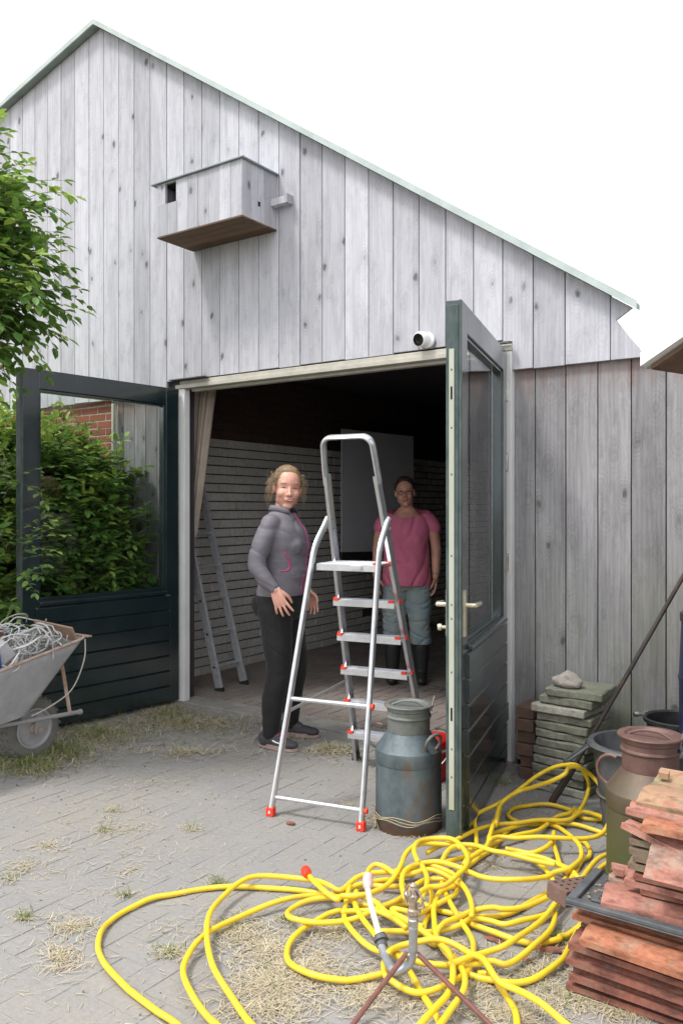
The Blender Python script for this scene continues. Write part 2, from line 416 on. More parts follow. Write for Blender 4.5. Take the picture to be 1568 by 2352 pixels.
bk = MB(); bk.poly([(-9, YW, ZL+.01), (DX0, YW, ZL+.01), (DX0, YW, ZD+.01), (DX1, YW, ZD+.01), (DX1, YW, ZR+.01), (-1.33, YW, ZR+.01), (-1.33, YW, ztop(-1.33)-.05), (APX, YW, APZ-.05), (-9, YW, ztop(-9)-.05)], (0, .05, 0))
obj('upper_backing', bk, M['wood_dark'], barn)
lo = MB()
def lowboards(x0, x1, zt, xs0, bw=.1765):
    x = xs0
    while x < x1:
        xa, xb = max(x+.003, x0), min(x+bw-.003, x1); yo = random.uniform(0, .004)
        if xb-xa > .01: lo.bb((xa, YW+.004-yo, .03+random.uniform(-.01, .02)), (xb, YW+.028-yo, zt))
        x += bw
lowboards(DX1+.003, .9, ZR+.02, -1.583-.1765*2)
obj('lower_cladding', lo, M['wood_low'], barn, bevel=.0015); lo = MB(); lowboards(-5.35, DX0-.003, ZL+.02, -5.35, .13)
obj('lower_cladding', lo, M['wood_low'], barn, bevel=.0015)
bk = MB(); bk.bb((DX1+.003, YW+.032, .0), (1.0, YW+.12, ZR+.02)); obj('lower_backing', bk, M['wood_dark'], barn); bk = MB(); bk.bb((-5.35, YW+.032, 0), (DX0-.003, YW+.12, ZL+.02))
obj('lower_backing', bk, M['wood_dark'], barn)
# roof
rf = MB(); ov = .075; yf = YW-.03-ov; yb = 11.2
def slab(mb, xa, xb, za, zb, t, y0, y1): mb.poly([(xa, y0, za), (xb, y0, zb), (xb, y0, zb+t), (xa, y0, za+t)], (0, y1-y0, 0))

def tapered(t):
    zz = lambda x: ztop(x)-.024+t
    return [(APX, yf+.012, zz(APX)), (-1.335, yf+.012, zz(-1.335)), (-1.335, YW+.02, zz(-1.335)), (-3.40, yb, zz(-3.40)), (APX, yb, zz(APX))]
rf.add(tapered(0)+tapered(.03), [(4, 3, 2, 1, 0), (5, 6, 7, 8, 9)]+[(i, (i+1) % 5, 5+(i+1) % 5, 5+i) for i in range(5)])
slab(rf, -1.3345, -1.19, ztop(-1.3345)-.024, ztop(-1.19)-.024, .03, yf+.012, YW+.02); slab(rf, -9.2, APX, ztop(-9.2)-.024, APZ-.024, .03, yf+.012, yb)
obj('roof', rf, M['soffit'], barn)
vt = MB(); slab(vt, APX, -1.175, APZ-.03, ztop(-1.175)-.03, .045, yf, yf+.0115); slab(vt, -9.2, APX, ztop(-9.2)-.028, APZ-.028, .042, yf, yf+.0115)
obj('verge_trim', vt, M['trim'], barn)
# red brick plinth wall left of the boards
def brickmat(name, c1, c2, c3, rough=.85):
    a = NT(name); r = a.rnd(); c = a.mix(r, c1, c2); c = a.mix(a.ramp(a.noise(a.coord(), 30, 5), [(.45, 0.0), (.7, .6)]), c, c3)
    a.col(c); a.set(Roughness=rough); a.bump(a.noise(a.coord(), 70, 5, .7), .5, .004); return a.m
M['redbrick'] = brickmat('red_brick', (.36, .10, .055), (.27, .075, .045), (.20, .09, .06))
M['mortar'] = plain('lime_mortar', (.50, .46, .40), (.38, .34, .30), .95, 30)
M['paintbrick'] = brickmat('old_white_painted_brick', (.62, .60, .57), (.54, .52, .49), (.36, .34, .32))
M['oldbrick'] = brickmat('bare_brown_brick', (.075, .045, .035), (.06, .038, .032), (.04, .03, .025))
M['darkjoint'] = plain('dark_raked_joint', (.07, .062, .056), (.04, .036, .033), .95, 30)
bq = MB(); z = 0
row = 0
while z < ZL-.01:
    x = -8.6+(0.105 if row % 2 else 0)
    while x < -5.4:
        bq.bb((x+.005, YW+.014+random.uniform(-.002, .002), z+.005), (min(x+.205, -5.385), YW+.1, min(z+.0555, ZL+.01))); x += .21
    z += .0605; row += 1
obj('brick_wall', bq, M['redbrick'], barn, bevel=.002, label='red brick part of the barn wall behind the hedge')
bk = MB(); bk.bb((-8.6, YW+.0175, 0), (-5.383, YW+.12, ZL+.01)); obj('mortar', bk, M['mortar'], barn)
# inside: painted brick wall on the left, dark walls and ceiling
bq = MB(); bp = MB(); z = .01; row = 0
XI = -5.06
while z < 2.9:
    y = 4.75-(.11 if row % 2 else 0)
    h = .0795
    while y < 11:
        t = bp if z < 2.04 else bq
        o = random.uniform(-.004, .004)+ (random.uniform(-.012, .004) if random.random() < .12 else 0)
        t.bb((XI-.1, y+.003, z+.0055), (XI+o, y+.217, z+h-.0055)); y += .22
    z += h; row += 1
obj('painted_brick_wall', bp, M['paintbrick'], barn, bevel=.003, label='white painted brick side wall inside the barn')
obj('bare_brick_wall', bq, M['oldbrick'], barn, bevel=.003, label='bare brown brick above the white paint inside')
bk = MB(); bk.bb((XI-.2, 4.60, 0), (XI-.014, 11, 2.95)); obj('wall_core', bk, M['darkjoint'], barn)
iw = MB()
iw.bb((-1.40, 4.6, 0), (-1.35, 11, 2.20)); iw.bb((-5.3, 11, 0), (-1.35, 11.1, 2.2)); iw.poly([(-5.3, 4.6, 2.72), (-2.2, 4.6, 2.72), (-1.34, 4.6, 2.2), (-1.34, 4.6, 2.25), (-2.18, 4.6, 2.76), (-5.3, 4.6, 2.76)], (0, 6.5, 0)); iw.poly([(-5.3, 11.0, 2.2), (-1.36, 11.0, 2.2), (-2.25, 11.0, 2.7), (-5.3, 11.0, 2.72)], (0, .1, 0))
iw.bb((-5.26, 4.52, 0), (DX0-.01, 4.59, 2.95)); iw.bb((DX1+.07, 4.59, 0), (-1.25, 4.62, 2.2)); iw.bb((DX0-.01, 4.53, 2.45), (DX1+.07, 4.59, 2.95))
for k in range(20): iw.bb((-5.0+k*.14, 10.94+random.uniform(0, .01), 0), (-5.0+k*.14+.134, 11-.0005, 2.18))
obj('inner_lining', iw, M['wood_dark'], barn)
# door frame: posts, lintel, flashing
fr = MB()
fr.bb((DX0, YW-.045, .0), (DX0+.060, YW+.012, 2.352)); obj('door_post', fr, M['white'], barn, bevel=.003); fr = MB(); fr.bb((DX1-.066, YW-.045, .0), (DX1, YW+.06, 2.352))
fr.bb((DX1-.085, YW+.0, .01), (DX1-.0663, YW+.058, 2.35))
obj('door_post', fr, M['white'], barn, bevel=.003)
fr = MB(); fr.bb((DX0-.03, YW-.052, 2.355), (DX1+.0, YW+.03, 2.385)); fr.bb((DX0, YW-.035, 2.3855), (DX1, YW+.03, 2.415)); fr.bb((DX0+.09, YW+.0, 2.335), (DX1-.09, YW+.05, 2.3545))
obj('lintel', fr, M['cream'], barn, bevel=.003)
fr = MB(); fr.bb((DX0-.06, YW-.09, 2.418), (DX0+.30, YW-.02, 2.424)); obj('flashing', fr, M['blackdusty'], barn); fr = MB(); fr.bb((DX1-.10, YW-.09, 2.392), (DX1+.012, YW-.054, 2.402))
obj('flashing', fr, M['blackdusty'], barn)

def door(hx, hy, ang, wd, side, lbl, z0=.03, z1=2.35, t=.070):
    """leaf from hinge (hx,hy) in direction ang; side=+1/-1: which local y carries the boards facing the camera"""
    T = Matrix.Translation((hx, hy, 0)) @ Matrix.Rotation(ang, 4, 'Z')
    f = MB(T); st = .115; zg0, zg1 = .86, z1-.125
    f.bb((0, -t/2, z0), (st, t/2, z1)); f.bb((wd-st, -t/2, z0), (wd-.0003, t/2, z1))
    f.bb((st, -t/2, zg1), (wd-st, t/2, z1)); f.bb((st, -t/2, zg0-.10), (wd-st, t/2, zg0)); f.bb((st, -t/2, z0), (wd-st, t/2, z0+.13))
    for (a, b, c, d) in ((st, st+.018, zg0, zg1), (wd-st-.018, wd-st, zg0, zg1)):       # glazing beads
        f.bb((a, -t/2+.01, c), (b, t/2-.01, d))
    f.bb((st+.018, -t/2+.01, zg1-.018), (wd-st-.018, t/2-.01, zg1)); f.bb((st+.018, -t/2+.01, zg0), (wd-st-.018, t/2-.01, zg0+.018))
    for s in (-1, 1): f.poly([(st, s*t/2, zg0-.004), (st, s*(t/2+.022), zg0-.012), (st, s*(t/2+.022), zg0-.03), (st, s*t/2, zg0-.03)], (wd-2*st, 0, 0))
    d = obj('door', f, M['green'], barn, bevel=.003, label=lbl)
    b = MB(T); nb = 7; h = (zg0-.10-z0-.13)/nb
    h = (zg0-.035-z0-.012)/nb
    for k in range(nb):
        za = z0+.012+k*h
        for s in (-1, 1):
            b.poly([(st-.03, s*(t/2-.004), za), (st-.03, s*(t/2+.016), za), (st-.03, s*(t/2+.016), za+h-.014), (st-.03, s*(t/2+.004), za+h-.003), (st-.03, s*(t/2-.004), za+h-.003)], (wd-2*st+.06, 0, 0))
    obj('door_panel', b, M['green'], d, bevel=.0015)
    p = MB(T); p.bb((st+.005, -.004, zg0+.005), (wd-st-.005, .004, zg1-.005)); obj('glass_pane', p, M['glass'], d)
    e = MB(T); e.bb((wd+.0002, -t/2+.001, z0+.001), (wd+.006, t/2-.014, z1-.02)); e.bb((wd+.0002, t/2-.012, z0+.001), (wd+.010, t/2-.001, z1-.001))
    obj('rebated_edge', e, M['green_worn'], d, bevel=.002)
    return d, T, t
dl, TL, t_ = door(DX0-.012, YW-.065, R(265.2), 1.25, 1, 'left door leaf seen from its glazed side with hedge behind the glass')
dr, TR, t_ = door(DX1-.055, YW-.065, R(-75.3), 1.24, 1, 'right door leaf swung out with its narrow lock edge towards us')
wd = 1.24
lp = MB(TR); lp.bb((wd+.0065, -.020, .16), (wd+.0095, .002, 2.14)); obj('lock_strip', lp, M['lockpl'], dr)
lp = MB(TR)
for zz in (1.95, .57): lp = MB(TR); lp.bb((wd+.0088, -.013, zz-.028), (wd+.0105, -.005, zz+.028)); obj('keyhole', lp, M['hole'], dr)
for zz in (2.05, 1.8, 1.6, 1.25, .98, .75, .42, .30, 1.04): lp = MB(TR); lp.bb((wd+.0088, -.011, zz-.004), (wd+.0102, -.006, zz+.004)); obj('screw', lp, M['hole'], dr)
for s in (-1, 1):
    h = MB(TR); z = 1.035
    h.bb((wd-.062, s*(t_/2), .90), (wd-.03, s*(t_/2+.008), 1.10))
    h.tube([(wd-.046, s*t_/2, z), (wd-.046, s*(t_/2+.05), z)], .010, 12)
    h.tube([(wd-.046, s*(t_/2+.048), z), (wd-.075, s*(t_/2+.052), z), (wd-.155, s*(t_/2+.05), z-.003)], [.010, .011, .009], 12)
    if s < 0: h.tube([(wd-.046, s*t_/2, z-.1), (wd-.046, s*(t_/2+.03), z-.1)], .008, 10); h.tube([(wd-.046, s*(t_/2+.03), z-.1), (wd-.046, s*(t_/2+.045), z-.1)], .015, 14)
    obj('door_handle', h, M['brass'], dr, smooth=True)
for (T, d) in ((TR, dr),):
    for zz in (2.12, 1.72, 1.15, .3):
        h = MB(T); h.tube([(-.012, .036, zz-.05), (-.012, .036, zz+.05)], .010, 10); h.bb((-.010, .028, zz-.045), (.035, .0355, zz+.045)); h.bb((-.045, .028, zz-.045), (-.012, .034, zz+.045))
        obj('hinge', h, M['steel'], d, smooth=True)

# pipe at the brick corner
mb = MB(); a = W(264, 925, YW-.03); mb.bb((a.x-.012, YW-.055, .5), (a.x+.012, YW-.032, 2.30)); mb.tube(spline([(a.x+.035, YW-.03, 2.29), (a.x+.03, YW-.03, 2.12), (a.x+.05, YW-.02, 1.95), (a.x+.045, YW-.02, 1.6)]), .004, 6)
obj('wall_batten', mb, M['cream'], None, label='thin pale batten standing where red brick meets grey boards', cat='batten')
mb = MB(); mb.bb((-4.98, 4.68, .012), (-4.86, 4.74, 2.5)); mb.bb((-4.85, 4.70, .012), (-4.80, 4.73, 2.5))
mb.bb((-5.05, 4.98, 1.86), (-4.93, 5.03, 1.98))
obj('inner_post', mb, wood('cream_post_wood', (.5, .45, .36), (.36, .31, .24)), None, label='cream wooden plank post standing just inside the doorway behind the ladder', cat='post', bevel=.003)

# ---------------------------------------------------------------- nest box

yb_ = YW-.03
nb = thing('nest_box', 'large pale wooden owl nest box fixed high on the gable', 'nest box', (-3.8, yb_, 3.1))
dep = .36
def boxgeo():
    # front right lower corner from the picture, wall-parallel box
    yF = yb_-dep
    a = W(556, 516, yF); b = W(362, 553, yF); t = W(570, 363, yF); l = W(380, 410, yF)
    return yF, b.x, a.x, (a.z+b.z)/2+.045, (t.z+l.z)/2-.01
yF, xa, xb, z0, z1 = boxgeo(); print('NESTBOX', xa, xb, z0, z1, yF)
z1r = z1
wl = MB(); n = 8; bwid = (xb-xa)/n; hx0, hx1 = W(380, 440, yF).x, W(405, 440, yF).x; hz1, hz0 = W(393, 419, yF).z, W(393, 465, yF).z
for k in range(n):
    p, q = xa+k*bwid+.001, xa+(k+1)*bwid-.001; yo = random.uniform(0, .003)
    segs = [(z0, z1)]
    if p < hx1 and q > hx0:
        if q <= hx1+.001 and p >= hx0-.001: segs = [(z0, hz0), (hz1, z1)]
        else:
            if p < hx0: wl.bb((p, yF-yo, hz0), (hx0, yF+.02, hz1)); segs = [(z0, hz0), (hz1, z1)]
            else: wl.bb((hx1, yF-yo, hz0), (q, yF+.02, hz1)); segs = [(z0, hz0), (hz1, z1)]
    for (u, v) in segs: wl.bb((p, yF-yo, u), (q, yF+.02, v))
m = 5
for s, xx in ((1, xb), (-1, xa)):
    for k in range(m):
        u = yF+.021+(yb_-yF-.021)*k/m+.001; v = yF+.021+(yb_-yF-.021)*(k+1)/m-.001
        wl.bb((xx-.02 if s > 0 else xx, u, z0), (xx if s > 0 else xx+.02, v, z1))
obj('wall', wl, M['wood'], nb, bevel=.001)
b = MB(); 
for k in range(4): b.bb((xa-.002, yF-.002+k*dep/4, z0-.011), (xb+.002, yF-.002+(k+1)*dep/4-.003, z0-.001))
obj('floor_board', b, M['wood_brown'], nb)
b = MB(); b.bb((xa-.05, yF-.02, z1+.001), (xb+.022, yb_, z1+.011)); obj('lid', b, M['soffit'], nb, bevel=.002)
b = MB(); b.bb((xa+.03, yF+.16, z0+.01), (xb-.1, yF+.18, z1-.01)); b.bb((xa+.022, yF+.024, z1-.004), (xb-.022, yb_-.01, z1-.001)); obj('inner_partition', b, M['wood_dark'], nb)
b = MB(); b.bb((xb+.002, yb_-.07, z1-.225), (xb+.14, yb_-.02, z1-.178)); b.bb((xb+.12, yb_-.07, z1-.2255), (xb+.142, yb_-.001, z1-.165)); obj('support_batten', b, M['wood'], nb)
b = MB(); c_ = Vector((xb+.001, yF+.17, z0+.12)); b.box(c_, (.003, .022, .03)); obj('knot_hole', b, M['hole'], nb)

# ---------------------------------------------------------------- security camera
p = W(974, 780, YW-.05); CS = 1.15
sc_ = thing('security_camera', 'small white round security camera with black lens above the doorway', 'security camera', p)
b = MB(); rx = Matrix.Rotation(R(90), 4, 'X'); b.lathe([(.034*CS, 0), (.042*CS, .004), (.042*CS, .018), (.036*CS, .024)], p+Vector((.016, .02, -.004)), 28, M=rx.to_3x3().to_4x4()); obj('mount', b, M['offwhite'], sc_, smooth=True)
dirv = (Vector((-.15, -1, -.25))).normalized(); q = dirv.to_track_quat('Z', 'Y').to_matrix()
b = MB(); b.lathe([(a_*CS, c_*CS) for a_, c_ in [(.0, -.032), (.022, -.030), (.036, -.018), (.041, 0), (.041, .028), (.038, .036), (.030, .038), (.0, .038)]], p+Vector((0, -.022, 0)), 32, M=q.to_4x4()); obj('body', b, M['offwhite'], sc_, smooth=True)
b = MB(); b.lathe([(.0, .0), (.037, .0), (.037, .003), (.016, .004), (.013, .002), (.0, .002)], p+Vector((0, -.022, 0))+dirv*.0375*CS, 28, M=q.to_4x4()); obj('lens', b, plain('lens_black', (.01, .01, .01), None, .12, bump=0), sc_, smooth=True)

# ---------------------------------------------------------------- neighbour shed, right
sh = thing('garden_shed', 'corner of a neighbouring shed roof with white barge board at the right edge', 'shed', (.6, 3.0, 0))
A = P(1469, 810, 3.2); 
def RX(v, k): return v+Vector((k, 0, 0))
B = P(1568, 740, 3.05); dv = (B-A); dv2 = dv.normalized(); far = A+dv2*1.6
bdir = Vector((.35, .9, 0)).normalized()
f = MB(); dn = Vector((0, 0, -.058)); f.poly([A, far, far+dn, A+dn*.9], bdir*.03); obj('barge_board', f, M['white'], sh)
f = MB(); o_ = bdir*.031; f.poly([A+o_, far+o_, far+o_+dn, A+o_+dn], bdir*1.15); obj('roof', f, M['trim'], sh)
f = MB(); g0 = A+bdir*.031+dn*1.01; g1 = far+bdir*.031+dn*1.01; f.poly([g0+dv2*.03, g1, g1+bdir*1.1, g0+bdir*1.1+dv2*.03], (0, 0, -.02)); obj('soffit', f, M['wood_brown'], sh)
f = MB(); q0 = far+bdir*.1; f.poly([Vector((q0.x-.25, q0.y, 0)), Vector((q0.x+1.2, q0.y+.3, 0)), Vector((q0.x+1.2, q0.y+.3, q0.z-.1)), Vector((q0.x-.25, q0.y, q0.z-.28))], (.1, 1.6, 0)); obj('wall', f, M['wood_low'], sh)
# ================================================================== STEP LADDER
F1L, F1R = Vector((-2.66, 3.99, 0)), Vector((-2.215, 4.06, 0))      # feet of the tread frame
F2L, F2R = G(622, 1874), G(829, 1908)                               # feet of the support frame
back = ((F2L+F2R)/2-(F1L+F1R)/2).normalized()
lat = (F1R-F1L).normalized(); lat = (lat-back*lat.dot(back)).normalized()
c1 = (F1L+F1R)/2
def rail_pt(s, z):        # tread frame centre line, s=-1 left, +1 right
    k = z/1.80; half = .226-(.226-.133)*k
    return c1+back*(.70*k)+lat*(s*half+.035*k)+Vector((0, 0, z))
lad = thing('step_ladder', 'tall aluminium step ladder with orange-red end caps standing open in front of the doorway', 'step ladder', tuple(c1+back*.45))
b = MB(); n1 = lat; slope = (rail_pt(1, 1.8)-rail_pt(1, 0)).normalized()
for s in (-1, 1):
    b = MB(); p0, p1 = rail_pt(s, .0), rail_pt(s, 1.15)
    # channel section: web and two flanges
    bdir = slope.cross(lat).normalized()
    b.bar(p0, rail_pt(s, 1.62), .052, .004, up=lat)
    for e in (-1, 1): b.bar(p0+bdir*e*.026-lat*s*.008, rail_pt(s, 1.62)+bdir*e*.026-lat*s*.008, .004, .018, up=lat)
    obj('rail', b, M['alu'], lad)
hoop = [rail_pt(-1, 1.58), rail_pt(-1, 1.66)]
zt = 1.805; L, Rr = rail_pt(-1, zt), rail_pt(1, zt); rad = .05
for k in range(7):
    a = R(90*k/6); hoop.append(L+lat*rad*(1-math.cos(a))-slope*rad*(1-math.sin(a)))
for k in range(7):
    a = R(90*k/6); hoop.append(Rr-lat*rad*(1-math.sin(a))-slope*rad*(1-math.cos(a)))
hoop += [rail_pt(1, 1.66), rail_pt(1, 1.58)]
b = MB(); b.tube(hoop, .027*1.35, 4, sq=(1, .42), up=tuple(bdir)); 
# square-ish tube: rebuild with 8 sides for a softer edge
b = MB(); b.tube(hoop, .0275, 12, sq=(1.0, .45), up=tuple(bdir)); obj('top_hoop', b, M['alu_light'], lad, smooth=True)
TZ = [.195*k for k in range(1, 6)]
for z in TZ:
    l, r = rail_pt(-1, z), rail_pt(1, z); fd = -back
    b = MB(); b.bar(l+lat*.004+back*.035, r-lat*.004+back*.035, .082, .004, up=(0, 0, 1))
    b.bar(l+lat*.004+back*.075-Vector((0, 0, .015)), r-lat*.004+back*.075-Vector((0, 0, .015)), .004, .032)
    b.bar(l+lat*.004-back*.005-Vector((0, 0, .012)), r-lat*.004-back*.005-Vector((0, 0, .012)), .004, .028)
    for q in (.0, .02, .04, .06): b.bar(l+lat*.01+back*q+Vector((0, 0, .0035)), r-lat*.01+back*q+Vector((0, 0, .0035)), .004, .003)
    b.bar(l+lat*.004+back*.0775-Vector((0, 0, .008)), r-lat*.004+back*.0775-Vector((0, 0, .008)), .002, .003)
    t = obj('step', b, M['alu_light'], lad)
    for s, q in ((-1, l), (1, r)):
        b = MB(); b.bar(q-lat*s*.006+back*.072+Vector((0, 0, .003)), q-lat*s*.036+back*.072+Vector((0, 0, .003)), .022, .014)
        obj('end_cap', b, M['red'], lad, bevel=.002); b = MB(); b.bar(q+lat*s*.004+back*.02, q+lat*s*.012+back*.02, .03, .022)
        obj('end_cap', b, M['red'], lad, bevel=.002)
zp = 1.175; l, r = rail_pt(-1, zp), rail_pt(1, zp)
b = MB(); b.bar(l+lat*.006+back*.10, r-lat*.006+back*.10, .25, .010); b.bar(l+lat*.006+back*.225-Vector((0, 0, .012)), r-lat*.006+back*.225-Vector((0, 0, .012)), .006, .034)
for q in range(11): b.bar(l+lat*.012+back*(-.01+q*.022)+Vector((0, 0, .006)), r-lat*.012+back*(-.01+q*.022)+Vector((0, 0, .006)), .006, .003)
b.bar((l+r)/2+lat*.03+back*.235-Vector((0, 0, .01)), (l+r)/2+lat*.09+back*.235-Vector((0, 0, .01)), .02, .02)
obj('platform', b, M['alu_light'], lad, bevel=.001)
for s, q in ((1, r),):
    b = MB(); b.bar(q-lat*.004+back*.02, q-lat*.03+back*.02, .03, .03); obj('end_cap', b, M['red'], lad, bevel=.002); b = MB(); b.bar(q-lat*.0+back*.215, q-lat*.02+back*.215, .025, .03); obj('end_cap', b, M['red'], lad, bevel=.002)
# support frame
ztopS = 1.40
sup = {}
for s, F2 in ((-1, F2L), (1, F2R)):
    J = rail_pt(s, ztopS)+lat*s*.016
    m = F2.lerp(J+back*.10, .80); m2 = F2.lerp(J+back*.085, .90)+back*.004
    pts = spline([F2+Vector((0, 0, .012)), F2.lerp(m, .5), m, m2, J+back*.035-Vector((0, 0, .035)), J+back*.0], 6); sup[s] = (F2, m)
    b = MB(); b.tube(pts, .0215, 12, sq=(1, .62), up=tuple(back)); obj('support_leg', b, M['alu_light'], lad, smooth=True)
    b = MB(); b.box(F2+Vector((0, 0, .022)), (.040, .034, .044), Matrix.Rotation(math.atan2(lat.y, lat.x), 3, 'Z')); obj('foot', b, M['red'], lad, bevel=.005)
    F1 = F1L if s < 0 else F1R
    b = MB(); b.box(F1+Vector((0, 0, .02)), (.03, .062, .04), Matrix.Rotation(math.atan2(lat.y, lat.x), 3, 'Z')); obj('foot', b, M['black'], lad, bevel=.004)
    b = MB(); b.tube([J-lat*s*.03, J+lat*s*.014], .006, 10); obj('bolt', b, M['steel'], lad); b = MB(); b.tube([J-lat*s*.03-slope*.05, J+lat*s*.004-slope*.05], .006, 10); obj('bolt', b, M['steel'], lad)
for zf in (.095, .60):
    k = zf/1.26; a = F2L.lerp(sup[-1][1], k); c = F2R.lerp(sup[1][1], k)
    b = MB(); b.tube([a, c], .0105, 12); obj('cross_bar', b, M['alu_light'], lad, smooth=True)
    b = MB(); b.tube([c+lat*.012, c+lat*.024], .013, 10); obj('end_cap', b, M['red'], lad)
b = MB(); a = F2L.lerp(sup[-1][1], .42); c = rail_pt(-1, .50); b.bar(a, c, .002, .016, up=(0, 0, 1)); obj('strap', b, plain('grey_webbing', (.42, .42, .40), (.35, .35, .33), .8, 40), lad)
print('HOOP', [tuple(round(v) for v in proj(p)) for p in (L, Rr, rail_pt(-1, 1.4), rail_pt(1, 1.4), F1L, F1R)])

# ================================================================== LADDER INSIDE
M['alu_in'] = plain('oxidised_aluminium', (.50, .51, .53), (.38, .39, .41), .4, 25, metal=.3)
l2 = thing('leaning_ladder', 'grey aluminium rung ladder leaning inside at the left edge of the doorway', 'ladder', (-4.55, 4.95, 0))
A0, A1 = G(508, 1588), G(562, 1572)
A0 = P(507, 1590, 6.42); A1 = P(562, 1574, 6.9)
A0.z = A1.z = .0
A0 = G(506, 1591); A1 = G(562, 1575)
top_l = P(426, 1200, 6.55); top_r = P(453, 1080, 7.05)
dl_ = (top_l-A0); dr_ = (top_r-A1)
def ladpt(s, z):
    A, d = (A0, dl_) if s == 0 else (A1, dr_)
    return A+d*(z/d.z)
acr = (A1-A0).normalized()
for s in (0, 1):
    b = MB(); p0, p1 = ladpt(s, .03), ladpt(s, 1.85 if s else 1.6)
    b.bar(p0, p1, .070, .022, up=acr); 
    obj('rail', b, M['alu_in'], l2, bevel=.003)
    b = MB(); b.bar(ladpt(s, 0), ladpt(s, .04), .078, .03, up=acr); obj('foot', b, M['black'], l2, bevel=.003)
for k in range(6):
    z = .20+.262*k
    b = MB(); b.tube([ladpt(0, z), ladpt(1, z)], .013, 8); obj('rung', b, M['alu_in'], l2, smooth=True)
    b = MB(); b.tube([ladpt(0, z)-acr*.016, ladpt(0, z)-acr*.008], .010, 8); obj('rivet', b, M['black'], l2)

# ================================================================== MILK CANS
def can_mat(name, base, base2, rust, moss=None, amt=.5):
    a = NT(name); v = a.coord((1, 1, .45)); f = a.noise(v, 6, 7, .7); g_ = a.noise(a.coord((1, 1, 1)), 28, 5, .7)
    c = a.mix(a.ramp(g_, [(.35, 0.0), (.65, 1.0)]), base, base2)
    c = a.mix(a.ramp(a.noise(a.coord((3, 3, 1.2)), 3, 5, .65), [(.4, .0), (.65, .6)]), c, tuple(x*1.6+.01 for x in base2))
    c = a.mix(a.ramp(f, [(amt, 0.0), (amt+.16, 1.0)]), c, rust)
    sp = a.n('ShaderNodeSeparateXYZ'); a.l(a.coord(), sp.inputs[0])
    zz = a.math('ADD', sp.outputs[2], a.math('MULTIPLY', f, .12))
    c = a.mix(a.ramp(zz, [(.08, 1.0), (.14, 0.0)]), c, tuple(x*.55 for x in rust))
    if moss: c = a.mix(a.ramp(a.math('ADD', sp.outputs[2], a.math('MULTIPLY', g_, .25)), [(.30, 1.0), (.62, 0.0)]), c, moss)
    a.col(c); a.set(Roughness=.55, Metallic=.25); a.bump(a.noise(a.coord(), 50, 6, .7), .25, .003); return a.m
M['can_blue'] = can_mat('blue_grey_can_paint', (.060, .082, .092), (.095, .12, .13), (.16, .085, .045), None, .53)
M['can_neck'] = can_mat('rust_stained_can_neck', (.10, .11, .10), (.14, .15, .14), (.20, .10, .06), None, .50)
M['can_rust'] = can_mat('rusty_can', (.13, .085, .065), (.10, .065, .05), (.17, .11, .08), (.085, .095, .04), .5)
def milk_can(c, sc_, label, mb_, mn, rz=0, kname='milk cans'):
    t = thing('milk_can', label, 'milk can', c, rz, kname)
    def lt(name, prof, m, sm=True):
        b = MB(); b.lathe([(r*sc_, z*sc_) for r, z in prof], (0, 0, 0), 48); return obj(name, b, m, t, smooth=sm, local=True)
    lt('body', [(.149, 0), (.152, .004), (.152, .045), (.154, .05), (.155, .055), (.151, .060), (.1505, .295), (.1525, .298), (.1535, .30), (.1535, .352), (.1525, .358), (.149, .362), (.102, .428), (.098, .434), (.05, .434)], mb_)
    lt('neck', [(.0975, .435), (.0975, .495), (.102, .498), (.104, .503), (.102, .508), (.0985, .511), (.0985, .53), (.06, .53)], mn)
    lt('lid', [(.094, .530), (.100, .532), (.101, .548), (.112, .550), (.114, .554), (.112, .558), (.100, .559), (.090, .559), (.080, .549), (.070, .546), (.0, .545)], mn)
    b = MB(); b.tube([(x*sc_, y*sc_, z*sc_) for x, y, z in spline([(-.078, 0, .548), (-.03, 0, .566), (.03, 0, .568), (.078, 0, .548)], 5)], .005, 8); obj('lid_handle', b, mn, t, smooth=True, local=True)
    b = MB(); b.tube([(.105*sc_, 0, .53*sc_), (.12*sc_, .004, .60*sc_)], .0035, 6); obj('latch_wire', b, M['steel'], t, local=True) if kname else None
    b = MB(); b.box((.099*sc_, 0, .514*sc_), (.006, .012, .012)); obj('rivet', b, M['hole'], t, local=True)
    for s in (-1, 1):
        pts = [(s*(.118+.0)*sc_, y*sc_, z*sc_) for y, z in ()]
        ring = []
        for k in range(11):
            a = R(-115+230*k/10); ring.append(Vector((s*(.145+.052*math.cos(a))*sc_, 0, (.400+.055*math.sin(a))*sc_)))
        b = MB(); b.tube(ring, .0065*sc_, 8, rnd=.5); obj('handle', b, mn, t, smooth=True, local=True)
    if kname and rz > 0:
        b = MB(); c0 = Vector((.128, -.075, .405)); uu = Vector((.55, .83, 0)).normalized()
        b.tube([c0+uu*.046*math.cos(k*math.pi/9)+Vector((.25, -.3, .9)).normalized()*.046*math.sin(k*math.pi/9) for k in range(18)], .0075, 8, closed=True); obj('handle', b, mn, t, smooth=True, local=True)
    return t
cA = P(938, 1700, 3.80); cA.z = 0
milk_can(cA, 1.0, 'blue-grey milk can with rust patches standing beside the open right door', M['can_blue'], M['can_neck'], R(18))
cB = P(1492, 1700, 3.16); cB.z = 0
milk_can(cB, 1.06, 'rusty brown milk can with mossy body behind the roof tile pile', M['can_rust'], can_mat('reddish_rust', (.155, .085, .07), (.115, .065, .055), (.20, .125, .10), None, .5), R(-5))
